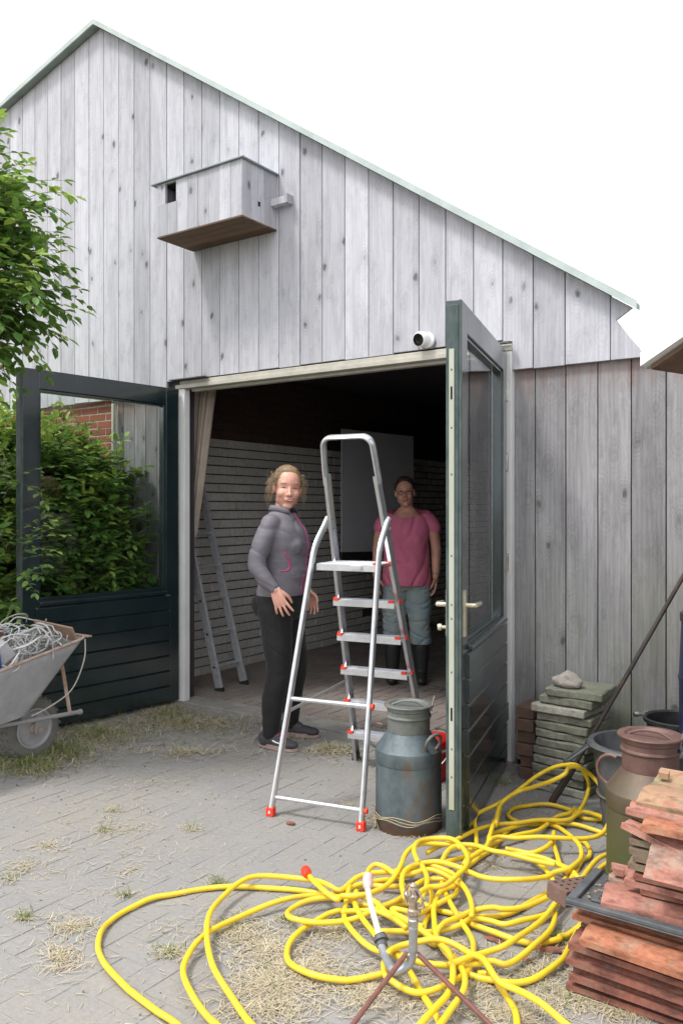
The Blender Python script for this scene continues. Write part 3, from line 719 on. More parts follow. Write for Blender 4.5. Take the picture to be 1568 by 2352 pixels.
# straw and twine round the foot of the blue can
b = MB()
for k in range(3):
    pts = []
    for q in range(22):
        a = R(-170+q*9+k*4); rr = .1565+.002*math.sin(q*2+k); pts.append(cA+Vector((rr*math.cos(a), rr*math.sin(a), .075-.010*k+.008*math.sin(q*.8+k))))
    b.tube(spline(pts, 2), .0016, 5)
for k in range(26):
    a = R(-135+random.uniform(-14, 14)); p = cA+Vector((.162*math.cos(a), .162*math.sin(a), random.uniform(.01, .08)))
    b.tube([p, p+Vector((random.uniform(-.05, .05), random.uniform(-.06, .0), random.uniform(-.03, .03)))+Vector((0, 0, .0))], .0012, 4)
M['twine'] = plain('pale_twine', (.50, .42, .27), (.38, .31, .19), .9, 60)
obj('twine', b, M['twine'], None, label='thin straw twine tied round the foot of the blue-grey milk can', cat='twine')
# red bucket
p = P(985, 1700, 4.45); p.z = 0
bk_ = thing('bucket', 'bright red plastic bucket behind the blue-grey milk can', 'bucket', p)
b = MB(); b.lathe([(.085, 0), (.09, .005), (.118, .205), (.126, .207), (.126, .225), (.121, .226), (.112, .21), (.085, .01), (.0, .01)], (0, 0, 0), 36); o = obj('body', b, M['bucket_red'], bk_, smooth=True, local=True)
b = MB(); b.tube(spline([(.123, .02, .205), (.135, -.06, .15), (.09, -.12, .09), (.0, -.145, .06), (-.08, -.12, .09), (-.123, -.0, .2)], 5), .003, 6); obj('handle', b, M['offwhite'], bk_, smooth=True, local=True)

# ================================================================== SLAB STACK
M['slab'] = None
def slab_mat(name, c1, c2, moss, am):
    a = NT(name); f = a.noise(a.coord(), 9, 6, .7); g_ = a.noise(a.coord(), 60, 5, .8)
    c = a.mix(a.ramp(g_, [(.35, 0.0), (.65, 1.0)]), c1, c2); c = a.mix(a.ramp(f, [(am, 0.0), (am+.15, .9)]), c, moss)
    a.col(c); a.set(Roughness=.95); a.bump(g_, .7, .006); return a.m
SM = [slab_mat('grey_concrete_slab', (.30, .29, .255), (.17, .165, .135), (.18, .19, .12), .50), slab_mat('mossy_concrete_slab', (.25, .245, .205), (.15, .15, .115), (.145, .16, .095), .50), slab_mat('pale_chipped_slab', (.42, .40, .35), (.24, .23, .19), (.20, .21, .12), .56)]
def rough_box(sx, sy, sz, seg=(9, 9, 2), amp=.004, chip=.012, seed=0):
    bm = bmesh.new(); bmesh.ops.create_cube(bm, size=1)
    bmesh.ops.scale(bm, vec=(sx, sy, sz), verts=bm.verts)
    bmesh.ops.bevel(bm, geom=bm.edges[:], offset=min(sz*.14, .006), segments=1, affect='EDGES')
    bmesh.ops.subdivide_edges(bm, edges=[e for e in bm.edges if e.calc_length() > .05], cuts=7, use_grid_fill=True)
    for v in bm.verts:
        n_ = mnoise.noise_vector((v.co*14)+Vector((seed*7.1, 0, 0)))*amp; v.co += n_
        ex = abs(v.co.x) > sx*.44; ey = abs(v.co.y) > sy*.44; ez = abs(v.co.z) > sz*.3
        c = mnoise.noise(v.co*9+Vector((0, seed*3.3, 0)))
        if (ex or ey) and ez and c > .12: v.co *= 1-chip*min(1, (c-.12)*6)*3
    me = bpy.data.meshes.new('rough_block'); bm.to_mesh(me); bm.free()
    at = me.attributes.new('rnd', 'FLOAT', 'FACE'); at.data.foreach_set('value', [random.random()]*len(me.polygons)); return me
ns = 12; zc = .0; scx, scy = -1.475, 4.235
hs_ = []
texts = ['bottom concrete slab of the stack by the grey boards', 'concrete slab second from the bottom of its stack', 'concrete slab third from the bottom of its stack', 'concrete slab fourth from the bottom of its stack', 'concrete slab fifth from the bottom of its stack', 'concrete slab sixth from the bottom of its stack', 'concrete slab sixth from the top of its stack', 'concrete slab fifth from the top of its stack', 'concrete slab fourth from the top of its stack', 'pale chipped slab third from the top of its stack', 'broken-edged mossy slab second from the top of its stack', 'mossy green slab on top of the stack under the white stone']
th = .0445
for k in range(ns):
    o = obj('concrete_slab', rough_box(.292, .285, th-.0042, seg=None, amp=.0045, chip=.014, seed=k), [SM[2], SM[0], SM[1], SM[0], SM[1], SM[1], SM[0], SM[1], SM[0], SM[2], SM[1], SM[1]][k], None, smooth=False, label=texts[k], cat='concrete slab', group='concrete slabs stacked against the wall')
    dx = [0, .0, .005, 0, -.004, .01, .0, .012, .01, .0, .02, .055][k]
    o.location = (scx+dx+random.uniform(-.006, .006), scy+random.uniform(-.015, .01), th/2+k*th); o.rotation_euler = (0, R(random.uniform(-.4, .4)), R(random.uniform(-3, 3)-7+(7 if k == 11 else 0)))
bm = bmesh.new(); bmesh.ops.create_icosphere(bm, subdivisions=3, radius=.5)
for v in bm.verts:
    v.co.x *= .165; v.co.y *= .12; v.co.z *= .085
    v.co.z = v.co.z*.9 if v.co.z < .02 else v.co.z*(1.5-abs(v.co.x-.01)*14)
    v.co.z = max(v.co.z, -.03); v.co += mnoise.noise_vector(v.co*22)*.010
me = bpy.data.meshes.new('stone'); bm.to_mesh(me); bm.free()
o = obj('stone', me, plain('pale_stone', (.38, .34, .31), (.28, .25, .22), .85, 20, bump=.6), None, label='pale pointed stone lying on top of the slab stack', cat='stone'); o.location = (scx+.0, scy-.06, ns*th+.028)
b = MB()
M['brownbrick'] = brickmat('dusty_brown_brick', (.15, .085, .065), (.12, .07, .055), (.18, .13, .11))
for k in range(6):
    bb_ = MB(); bb_.box((0, 0, 0), (.10, .20, .062))
    o = obj('brick', bb_, M['brownbrick'], None, bevel=.004, label='brown brick %s in the pile left of the slab stack' % ['lowest', 'second lowest', 'third lowest', 'third highest', 'second highest', 'topmost'][k], cat='brick', group='bricks piled beside the slabs')
    o.location = (-1.705+random.uniform(-.008, .008), 4.30+random.uniform(-.02, .02), .032+k*.066); o.rotation_euler = (0, 0, R(random.uniform(-4, 4)))

# ================================================================== ROD, TUBS, BARREL
b = MB(); p0 = G(1268, 1846, .01); p1 = P(1568, 1325, 4.0); k = (4.435-p0.y)/(p1.y-p0.y); p2 = p0+(p1-p0)*k
b.tube([p0, p0.lerp(p2, .35)+Vector((.002, 0, .002)), p0.lerp(p2, .7)-Vector((.003, 0, 0)), p2], .0105, 10); b.tube([p0-Vector((.004, .003, -.006)), p0+(p1-p0)*.16], .017, 8)
obj('iron_rod', b, can_mat('rusted_iron', (.05, .035, .03), (.035, .028, .026), (.11, .06, .04), None, .5), None, smooth=True, label='long rusty iron rod leaning diagonally against the grey boards', cat='rod', loc=tuple(p0))
tb = thing('tub', 'dusty black rubber tub between slab stack and rusty milk can', 'tub', (-1.02, 3.84, 0))
b = MB(); b.lathe([(.15, 0), (.16, .006), (.205, .375), (.225, .378), (.232, .386), (.225, .395), (.20, .396), (.193, .37), (.15, .02), (0, .02)], (0, 0, 0), 44); obj('body', b, M['blackdusty'], tb, smooth=True, local=True)
b = MB(); b.tube(spline([(-.2, -.1, .37), (-.27, -.16, .31), (-.30, -.12, .30), (-.22, .0, .36)], 5), .007, 8); obj('handle', b, M['blackdusty'], tb, smooth=True, local=True)
b = MB(); b.lathe([(.190, .16), (.15, .17), (.0, .175)], (0, 0, 0), 30); obj('soil_fill', b, M['soil'], tb, local=True)
bm = bmesh.new(); bmesh.ops.create_icosphere(bm, subdivisions=2, radius=.035)
for v in bm.verts: v.co += mnoise.noise_vector(v.co*20)*.01
me = bpy.data.meshes.new('stone'); bm.to_mesh(me); bm.free()
o = obj('stone', me, plain('grey_pebble', (.3, .27, .25), (.2, .18, .17), .9, 20), None, label='small round stone lying inside the black tub', cat='stone', smooth='all'); o.location = (-1.09, 3.80, .205)
p = P(1560, 1650, 3.95)
tb = thing('plant_pot', 'empty black plastic pot behind the rusty milk can', 'pot', (p.x, p.y, 0))
b = MB(); b.lathe([(.11, 0), (.12, .004), (.15, p.z-.02), (.165, p.z-.018), (.168, p.z), (.16, p.z+.004), (.15, p.z-.004), (.115, .05), (0, .05)], (0, 0, 0), 40); obj('body', b, M['black'], tb, smooth=True, local=True)
b = MB(); b.tube(spline([(-.155, -.03, p.z), (-.19, -.06, p.z+.01), (-.2, -.02, p.z-.01), (-.16, .04, p.z)], 4), .008, 8); obj('handle', b, M['steel'], tb, smooth=True, local=True)
p = P(1645, 1500, 3.75)
tb = thing('rain_barrel', 'dark blue plastic barrel cut off by the right edge', 'barrel', (p.x, p.y, 0))
b = MB(); b.lathe([(.13, 0), (.15, .01), (.16, .3), (.165, .32), (.16, .34), (.16, .66), (.165, .68), (.16, .70), (.15, .93), (.14, .95), (.0, .96)], (0, 0, 0), 40); obj('body', b, M['navy'], tb, smooth=True, local=True)
b = MB(); b.lathe([(.150, .935), (.156, .94), (.156, .975), (.15, .98), (0, .982)], (0, 0, 0), 40); obj('lid', b, M['black'], tb, smooth=True, local=True)

# ================================================================== ROOF TILES
def tile_mat(name, c1, c2, moss, am=.50):
    a = NT(name); f = a.noise(a.coord(), 8, 6, .7); g_ = a.noise(a.coord(), 45, 5, .75)
    c = a.mix(a.ramp(g_, [(.35, 0.0), (.65, 1.0)]), c1, c2); c = a.mix(a.ramp(f, [(am, 0.0), (am+.14, .9)]), c, moss); c = a.mix(a.ramp(a.noise(a.coord((.5, 1, 1)), 24, 5, .7), [(.48, 0.0), (.66, .75)]), c, tuple(x*.35 for x in c2))
    a.col(c); a.set(Roughness=.85); a.bump(g_, .5, .004); return a.m
TM = {'orange': tile_mat('orange_clay', (.43, .165, .085), (.31, .115, .062), (.33, .24, .17)), 'terra': tile_mat('terracotta_clay', (.28, .10, .065), (.18, .068, .048), (.22, .16, .12)),
      'pink': tile_mat('salmon_clay', (.42, .185, .135), (.31, .135, .10), (.30, .26, .20), .52), 'moss': tile_mat('mossy_clay', (.23, .14, .10), (.17, .11, .085), (.16, .17, .10), .46), 'sand': tile_mat('pale_mossy_clay', (.40, .23, .14), (.32, .20, .12), (.24, .26, .15), .52)}
def tile_mesh(length=.40, width=.25, seed=0, broken=False):
    prof = []
    N = 22
    for i in range(N+1):
        t = i/N; y = (t-.5)*width
        z = .012*math.sin((t*1.06-.08)*2*math.pi)*(1 if t > .5 else .75)+(.008*max(0, (t-.86)/.14))
        prof.append((y, z))
    th_ = .013; nx = 10; vs = []; fs = []
    for j_ in range(nx+1):
        x = length*j_/nx
        for (y, z) in prof:
            q = mnoise.noise(Vector((x*8, y*8, seed*5.1)))*.0022
            xx = x
            if j_ == 0: xx += .004*mnoise.noise(Vector((y*40, seed, 0)))+(.05*max(0, mnoise.noise(Vector((y*17, seed*3.3, 2)))) if broken else 0)
            vs.append((xx, y, z+th_/2+q))
        for (y, z) in prof:
            xx = x+(.004*mnoise.noise(Vector((y*40, seed, 0)))+(.05*max(0, mnoise.noise(Vector((y*17, seed*3.3, 2)))) if broken else 0) if j_ == 0 else 0)
            vs.append((xx, y, z-th_/2))
    m_ = len(prof)*2; h_ = len(prof)
    for j_ in range(nx):
        for i in range(N):
            a, b_ = j_*m_+i, (j_+1)*m_+i
            fs.append((a, b_, b_+1, a+1)); fs.append((a+h_, a+h_+1, b_+h_+1, b_+h_))
        a, b_ = j_*m_, (j_+1)*m_; fs.append((a, a+h_, b_+h_, b_)); a += N; b_ += N; fs.append((a, b_, b_+h_, a+h_))
    for e in (0, nx):
        for i in range(N): a = e*m_+i; fs.append((a, a+1, a+h_+1, a+h_))
    b = MB(); b.add(vs, fs)
    b.box((.03, -.06, -.018+.0), (.03, .022, .02)); b.bb((.0, width*.5-.012, -.006), (length, width*.5+.008, .012)); b.bb((.0, -width*.5-.006, -.009), (length, -width*.5+.012, .008)); b.bb((length-.035, -width*.45, -.002), (length-.015, width*.1, .022) ) if seed % 2 else None
    return b
tile_src = [tile_mesh(seed=s, broken=(s % 2 == 0)) for s in range(4)]
def tile(x, y, z, rz, mk, lbl, rx=0, ry=0, s=0, grp='old roof tiles in the pile'):
    o = obj('roof_tile', tile_src[s % 4], TM[mk], None, smooth=True, label=lbl, cat='roof tile', group=grp, local=True)
    o.location = (x, y, z); o.rotation_euler = (R(rx), R(ry), R(rz)); return o
# lower pile, long side towards us
low = [('terra', 'lowest terracotta tile of the pile, half in the grass'), ('terra', 'second lowest terracotta tile of the pile'), ('terra', 'third lowest terracotta tile of the pile'), ('terra', 'fourth lowest terracotta tile of the pile'), ('orange', 'bright orange tile just under the black plastic tray')]
FX = (-.845, 2.50)
for k, (mk, lb) in enumerate(low):
    tile(FX[0]+random.uniform(-.012, .012)+(.05 if k == 4 else 0), 2.545+random.uniform(-.008, .008)+(-.03 if k == 4 else 0), .022+k*.0425, -2+random.uniform(-2, 2), mk, lb, rx=180+random.uniform(-2, 2), s=k+1, ry=.5)
tile(FX[0]-.015, 2.62, .205, -1, 'orange', 'orange tile end poking out left below the black tray', rx=180, s=2)
for k in range(5):
    tile(-.80+random.uniform(-.015, .015), 2.80+random.uniform(-.01, .01), .022+k*.0425, -2+random.uniform(-3, 3), 'terra', 'back row terracotta tile number %s up, behind the front tiles' % ['one', 'two', 'three', 'four', 'five'][k], rx=180, s=k)
# black tray
T0 = Vector((-.868, 2.435, .255))
tr = thing('plastic_tray', 'black ribbed plastic tray with soil crumbs lying across the tile pile', 'tray', T0, R(-1))
b = MB(); Lx, Ly = .62, .27
b.bb((0, 0, 0), (Lx, Ly, .006)); b.bb((0, 0, .0062), (Lx, .028, .020)); b.bb((0, .0285, .0062), (.028, Ly, .020)); b.bb((.06, .055, .0062), (Lx, .075, .014)); b.bb((.06, .0755, .0062), (.08, Ly, .014))
obj('body', b, M['blackdusty'], tr, bevel=.003, local=True)
b = MB()
for k in range(90):
    x_, y_ = random.uniform(.03, .45), random.uniform(.04, .24); q = random.uniform(.003, .010)
    b.box((x_, y_, .007+q*.4), (q, q*1.3, q*.8), Euler((random.random()*3, random.random()*3, random.random()*3)).to_matrix())
obj('soil_crumbs', b, plain('dry_crumbs', (.30, .24, .18), (.16, .12, .09), .9, 60), tr, local=True, kind='stuff')
# perforated brick under the corner
bb_ = MB(); bb_.box((0, 0, 0), (.19, .09, .052))
o = obj('brick', bb_, M['brownbrick'], None, bevel=.003, label='purple-brown perforated brick end under the corner of the black tray', cat='brick'); 
o.location = (-.90, 2.655, .205); o.rotation_euler = (0, R(6), R(62))
hb = MB()
for ix in range(6):
    for iy in range(3): hb.lathe([(.0055, .0262), (.0055, .0266)], (-.075+ix*.03, -.026+iy*.026, 0), 8)
obj('perforation', hb, M['hole'], o, local=True)
bb_ = MB(); bb_.box((0, 0, 0), (.19, .09, .052))
for k in range(3):
    o = obj('brick', bb_, M['brownbrick'], None, bevel=.003, label='brown brick standing %s under the left end of the tile pile' % ['at the bottom', 'in the middle', 'uppermost'][k], cat='brick'); o.location = (-.80, 2.70, .03+k*.053); o.rotation_euler = (0, 0, R(60-5*k))
# upper pile
up_ = [('pink', 'salmon tile end jutting out left above the black tray'), ('terra', 'terracotta tile lowest in the upper pile'), ('pink', 'weathered pink tile second in the upper pile'), ('terra', 'red-brown tile third in the upper pile'), ('moss', 'mossy tile fourth in the upper pile'), ('moss', 'grey-brown tile fifth in the upper pile'), ('moss', 'mossy tile sixth in the upper pile'), ('moss', 'green-edged tile seventh in the upper pile')]
for k, (mk, lb) in enumerate(up_):
    tile([-.785, -.68, -.715, -.69, -.70, -.69, -.70, -.705][k], [2.575, 2.66, 2.66, 2.655, 2.66, 2.66, 2.665, 2.67][k], .290+k*.0235, [10, 4, -1, 1, -3, 1, -2, 0][k], mk, lb, rx=180+(3 if k == 0 else random.uniform(-2, 2)), ry=(3 if k == 0 else .5), s=k)
tile(-.632, 2.535, .472, -2, 'pink', 'salmon tile with raised nib hanging over the front of the pile', rx=36, ry=0, s=1)
tile(-.66, 2.625, .500, -1, 'orange', 'orange roll of the tile lying across the pile', rx=172, s=3)
tile(-.715, 2.715, .520, -6, 'pink', 'broken salmon tile with jagged end under the topmost tile', rx=177, ry=2, s=2)
tile(-.70, 2.745, .562, -3, 'sand', 'pale mossy tile tilted on top of the pile', rx=188, ry=0, s=3)
tile(-.705, 2.67, .462, -14, 'pink', 'pinkish broken tile end sticking out left of the pile', rx=165, ry=10, s=0)
# ================================================================== HOSE
def Z(ox, oy, s): return lambda x, y: ((ox+x/s)*.816667, (oy+y/s)*.816667)
Z4, Z5, Z3, Z1 = Z(960, 2280, 2.6133), Z(200, 2280, 2.0632), Z(1420, 2280, 3.136), Z(1200, 1680, 2.1778)
HR = .0098
def path(*parts, z=.012, lift=None):
    out = []
    for zf, pts in parts:
        for q in pts:
            d = zf(q[0], q[1]); zz = z+(q[2] if len(q) > 2 else 0)
            out.append(G(d[0], d[1], zz))
    return out
hose = []
L_ = lambda s, *p, **k: hose.append(path(*[(a, b) for a, b in p], z=.011+s, **k))
L_(.0, (Z5, [(760, 1380), (600, 1238), (500, 1165), (400, 1090), (300, 1010), (220, 925), (170, 840), (158, 780), (175, 710), (225, 645), (300, 590), (400, 540), (500, 505), (620, 480), (780, 452), (900, 446), (1100, 448), (1300, 460), (1440, 480)]),
   (Z4, [(0, 640), (100, 678), (200, 700), (330, 705), (470, 690), (600, 690), (700, 730), (850, 770), (1000, 778), (1150, 775), (1280, 740), (1400, 670)]), (Z3, [(439, 680), (560, 575), (640, 500), (680, 440)]),
   (Z3, [(740, 400), (740, 340), (690, 280), (610, 250), (560, 210), (480, 160), (400, 130), (300, 100), (200, 110), (100, 135), (0, 200)]), (Z4, [(1120, 270), (1040, 330), (960, 390), (860, 450)]))
L_(.019, (Z5, [(960, 1340), (840, 1238), (760, 1150), (700, 1070), (660, 985), (652, 900), (685, 825), (750, 750), (850, 675), (1000, 600), (1150, 545), (1300, 508), (1420, 488)]),
   (Z4, [(0, 600), (100, 560), (250, 520), (400, 490), (560, 450), (700, 400), (850, 355), (1000, 300), (1150, 228), (1300, 180), (1450, 135)]), (Z3, [(439, 60), (560, 30), (620, -20)]),
   (Z1, [(900, 1340), (960, 1265, .03), (988, 1180, .07), (985, 1120, .12), (960, 1070, .16), (920, 1035, .19), (870, 1025, .19), (780, 1035, .17), (680, 1090, .12), (560, 1185, .08), (450, 1255, .04), (330, 1310, .02), (292, 1360, .01), (300, 1450), (302, 1530)]), (Z4, [(960, 260), (900, 400), (860, 480)]))
L_(.037, (Z5, [(1180, 1340), (1050, 1238), (960, 1130), (880, 1010), (825, 900), (793, 780), (790, 660), (820, 570), (880, 495), (960, 430), (1060, 388), (1200, 378), (1350, 392), (1450, 420), (1520, 450)]),
   (Z4, [(0, 575), (100, 500), (200, 470), (330, 450), (450, 430), (560, 420)]))
L_(.058, (Z5, [(1372, 362), (1420, 425), (1480, 480), (1540, 510)]), (Z4, [(0, 625), (100, 632), (200, 610), (330, 540), (400, 470), (440, 400), (456, 345), (480, 300), (540, 262), (620, 245), (760, 240), (960, 252), (1100, 300), (1250, 320), (1420, 360), (1568, 400)]))
L_(.03, (Z5, [(1568, 505), (1400, 520), (1300, 550), (1256, 590), (1280, 630), (1400, 650)]), (Z4, [(0, 805), (140, 780), (250, 735), (330, 690), (430, 640), (480, 600), (560, 540), (620, 500), (720, 500), (820, 520)]))
L_(.012, (Z5, [(1568, 580), (1480, 600), (1390, 655), (1310, 720), (1258, 790), (1258, 860), (1320, 920), (1420, 965)]), (Z4, [(0, 1240), (150, 1225), (300, 1205)]))
L_(.022, (Z4, [(310, 1110), (320, 1200), (370, 1260), (440, 1300), (560, 1328), (700, 1310), (800, 1270), (880, 1215), (940, 1140), (965, 1050), (965, 970), (930, 885), (870, 800), (800, 690), (760, 600), (730, 500)]))
L_(.045, (Z4, [(480, 1700), (590, 1568), (700, 1440), (790, 1320), (818, 1200), (800, 1080), (740, 990), (640, 910), (540, 850), (400, 770), (330, 740), (250, 670), (150, 640)]))
L_(.035, (Z4, [(640, 1700), (730, 1568), (810, 1440), (890, 1330), (905, 1230), (860, 1130), (780, 1050), (700, 940), (680, 800), (680, 700), (720, 600), (830, 560)]))
L_(.005, (Z4, [(470, 1130), (540, 1240), (600, 1360), (660, 1460), (740, 1590), (800, 1700)]))
L_(.055, (Z4, [(1700, 1600), (1568, 1500), (1450, 1415), (1300, 1320), (1160, 1250), (1090, 1170), (1030, 1090), (950, 1045), (850, 990), (720, 955), (580, 960), (450, 980), (380, 1020), (340, 1060)]))
L_(.004, (Z4, [(1290, 1700), (1288, 1568), (1270, 1460), (1220, 1370), (1160, 1300), (1100, 1210), (1000, 1190)]))
L_(.010, (Z3, [(680, 1020), (600, 1130), (545, 1230), (500, 1320), (400, 1400), (260, 1470), (120, 1510), (0, 1525)]), (Z4, [(1100, 1245), (1000, 1215), (920, 1190), (860, 1130), (760, 1000), (640, 920)]))
L_(.026, (Z3, [(440, 900), (420, 1000), (350, 1110), (250, 1200), (120, 1290), (0, 1350)]), (Z4, [(1100, 1115), (960, 1132), (800, 1130), (560, 1112), (400, 1060), (290, 1030), (200, 990), (120, 935), (50, 850), (20, 760), (40, 640), (60, 560)]))
L_(.048, (Z3, [(640, 480), (610, 560), (540, 680), (430, 830), (300, 980), (150, 1100), (0, 1190)]), (Z4, [(1100, 1020), (980, 1065), (870, 1110), (780, 1130)]))
L_(.036, (Z3, [(905, 390), (820, 430), (740, 500), (670, 590), (560, 720)]), (Z3, [(430, 740), (200, 830), (0, 870)]), (Z4, [(1100, 720), (960, 735), (850, 780), (760, 830), (700, 900), (690, 980)]))
L_(.016, (Z3, [(905, 465), (820, 510), (740, 570), (640, 640), (520, 760), (400, 880), (280, 940), (140, 980), (0, 1000)]), (Z4, [(1100, 805), (960, 800), (860, 850), (700, 880), (560, 890), (400, 895), (270, 890)]))
L_(.068, (Z4, [(470, 640), (445, 560), (450, 480), (500, 420), (580, 382), (700, 375), (820, 410), (920, 440), (1050, 485), (1200, 512), (1350, 510), (1500, 480)]), (Z3, [(439, 540), (560, 520), (620, 470), (670, 400), (660, 320), (600, 250)]))
L_(.078, (Z4, [(560, 370), (532, 300), (560, 235), (640, 202), (740, 200), (830, 225), (900, 285), (928, 350), (910, 420), (850, 480), (760, 540), (640, 560), (560, 620)]))
L_(.060, (Z4, [(900, 400), (960, 340), (1060, 260), (1090, 180), (1110, 120), (1130, 60), (1165, -30)]), (Z1, [(420, 1400), (452, 1270, .02), (560, 1185, .05), (650, 1160, .08), (760, 1130, .12), (840, 1085, .16), (866, 1040, .185), (920, 1040, .18), (1010, 1100, .12), (1080, 1190, .07), (1112, 1290, .03), (1115, 1370, .01), (1080, 1440), (1000, 1468), (850, 1476), (700, 1474), (560, 1472), (440, 1462), (380, 1490)]))
L_(.002, (Z1, [(1120, 1362), (960, 1352), (900, 1312), (760, 1275), (640, 1272), (540, 1288), (498, 1325), (520, 1362), (620, 1388), (760, 1385), (900, 1395), (1020, 1425), (1120, 1450)]))
L_(.030, (Z1, [(0, 1560), (60, 1530), (180, 1490), (300, 1425), (420, 1388), (560, 1384), (700, 1368), (860, 1360), (960, 1310), (1120, 1370)]))
L_(.018, (Z4, [(1080, 260), (1085, 190), (1130, 160), (1250, 120), (1400, 90), (1568, 70)]))
L_(.050, (Z4, [(620, 400), (720, 420), (820, 460), (880, 540), (930, 620), (958, 700), (955, 770)]))
L_(.066, (Z4, [(590, 400), (625, 470), (625, 550), (600, 620), (560, 700), (480, 740)]))
L_(.028, (Z4, [(860, 560), (830, 620), (760, 665), (640, 715), (560, 750), (450, 740), (370, 730), (430, 780), (490, 830), (600, 860)]))
L_(.009, (Z4, [(640, 560), (665, 640), (650, 730), (620, 800), (605, 880), (640, 960), (700, 980)]))
L_(.038, (Z4, [(110, 600), (100, 680), (150, 780), (200, 860), (250, 920), (330, 1000), (430, 1080), (520, 1110)]))
L_(.052, (Z4, [(190, 480), (200, 430), (250, 402), (330, 425), (400, 460), (520, 460), (640, 440), (760, 470), (880, 540)]))
L_(.008, (Z4, [(930, 820), (1080, 885), (1230, 940), (1400, 970), (1500, 965), (1600, 950)]), (Z3, [(480, 1110), (560, 1080), (680, 1000)]))
L_(.020, (Z3, [(200, 420), (330, 500), (400, 570), (440, 650)]))
L_(.042, (Z3, [(0, 340), (120, 350), (240, 370), (360, 330), (410, 270), (430, 180)]), )
L_(.024, (Z3, [(430, 180), (425, 280), (450, 380), (490, 490), (560, 540)]))
L_(.054, (Z3, [(0, 380), (200, 400), (360, 430), (480, 470), (580, 530), (640, 600), (700, 680)]))
L_(.014, (Z4, [(470, 560), (350, 560), (200, 540), (80, 570), (0, 600)]))
L_(.034, (Z4, [(0, 745), (100, 730), (250, 740), (380, 800), (480, 860)]))
L_(.070, (Z4, [(730, 380), (770, 310), (830, 270), (880, 275)]))
b = MB()
for i, h in enumerate(hose):
    pts = spline(h, 5); out = []
    for k, p in enumerate(pts):
        out.append(Vector((p.x, p.y, max(HR+.001, p.z+.004*math.sin(k*.35+i*1.7)))))
    b.tube(out, HR, 10, rnd=(i*.37) % 1)
hm = NT('yellow_hose_rubber'); f_ = hm.noise(hm.coord(), 9, 5)
hm.col(hm.mix(hm.ramp(f_, [(.45, 0.0), (.75, 1.0)]), (.80, .57, .025), (.64, .42, .04))); hm.set(Roughness=.42); hm.b.inputs['Coat Weight'].default_value = .15
hose_t = thing('garden_hose', 'long tangled yellow garden hose lying in loops over the paving', 'hose', G(1000, 2150))
obj('tubing', b, hm.m, hose_t, smooth='all')
# red end coupling
p = path((Z5, [(1362, 352), (1380, 385)]), z=.072)
b = MB(); d = (p[1]-p[0]).normalized(); b.tube([p[0]-d*.012, p[0]-d*.01, p[0]+d*.012, p[0]+d*.014, p[0]+d*.035], [.012, .019, .019, .016, .013], 12); obj('end_coupling', b, M['red'], hose_t, smooth=True)

# ================================================================== SPRINKLER
base = G(918, 2262, .02)
sp = thing('sprinkler', 'worn metal sprinkler on a bent tube with two rusty ground rods', 'sprinkler', tuple(base))
dS = base.dot(FW)
def S(zx, zy, dd=0.0): d = Z4(zx, zy); return P(d[0], d[1], dS+dd)
pt = [S(290, 985, .13), S(330, 1090, .07), S(365, 1155, .02), S(400, 1180, .0), S(450, 1165, -.01), S(500, 1120, -.01), S(523, 1040, -.01), S(526, 900, -.01), S(526, 860, -.01)]
b = MB(); b.tube(spline(pt, 5), [.0135]*(5*8+1), 12); obj('bent_tube', b, M['alu_dull'], sp, smooth=True)
b = MB(); b.tube([S(293, 960, .14), S(298, 1000, .125)], .018, 12); b.tube([S(284, 925, .15), S(292, 955, .14)], [.022, .024], 12); b.tube([S(280, 905, .155), S(286, 925, .15)], .018, 12); obj('clamp', b, M['blackdusty'], sp, smooth=True)
b = MB(); b.tube([S(192, 570, .28), S(215, 690, .23), S(275, 905, .155)], .0095, 12); obj('hose_lead', b, plain('pale_plastic_tube', (.74, .74, .55), (.66, .66, .5), .4, 20), sp, smooth=True)
b = MB(); b.tube([S(193, 462, .32), S(193, 480, .315), S(192, 535, .295), S(192, 575, .28)], [.014, .017, .018, .013], 14); obj('coupling', b, plain('faded_pink_plastic', (.62, .36, .32), (.6, .48, .46), .5, 30), sp, smooth=True)
b = MB(); b.tube([S(526, 862), S(526, 800), S(526, 790), S(526, 770)], [.0155, .0165, .014, .014], 12); obj('collar', b, M['steel'], sp, smooth=True)
M['rustbrass'] = plain('corroded_brass', (.30, .22, .15), (.55, .48, .42), .5, 90, metal=.6, detail=6)
b = MB(); c0 = S(525, 770)
b.lathe([(.012, 0), (.018, .006), (.018, .018), (.012, .022), (.012, .05), (.020, .054), (.022, .064), (.014, .070), (.009, .085), (.013, .092), (.0, .100)], c0, 12)
for k in range(7):
    a = k*.9; b.box(c0+Vector((.018*math.cos(a), .018*math.sin(a), .018+.011*k)), (.014, .012, .010), Euler((k, a, 0)).to_matrix())
b.tube([c0+Vector((-.022, 0, .03)), c0+Vector((-.03, 0, .06)), c0+Vector((-.012, 0, .092))], .004, 6); b.tube([c0+Vector((.018, .0, .025)), c0+Vector((.036, 0, .035)), c0+Vector((.03, 0, .06)), c0+Vector((.012, 0, .085))], .0045, 6)
obj('sprinkler_head', b, M['rustbrass'], sp)
M['rodrust'] = plain('red_rust_rod', (.19, .075, .055), (.13, .055, .045), .7, 40)
f1 = G(*Z4(60, 1600), .01); f2 = G(*Z4(1120, 1600), .01)
b = MB(); b.tube([S(480, 1045, -.01), f1], .0078, 8); obj('ground_rod', b, M['rodrust'], sp, smooth=True)
b = MB(); b.tube([S(556, 1050, -.01), f2], .0078, 8); obj('ground_rod', b, M['rodrust'], sp, smooth=True)
b = MB(); b.tube([S(470, 1060, -.012), S(568, 1062, -.012)], .009, 8); obj('cross_pin', b, M['steel'], sp, smooth=True)

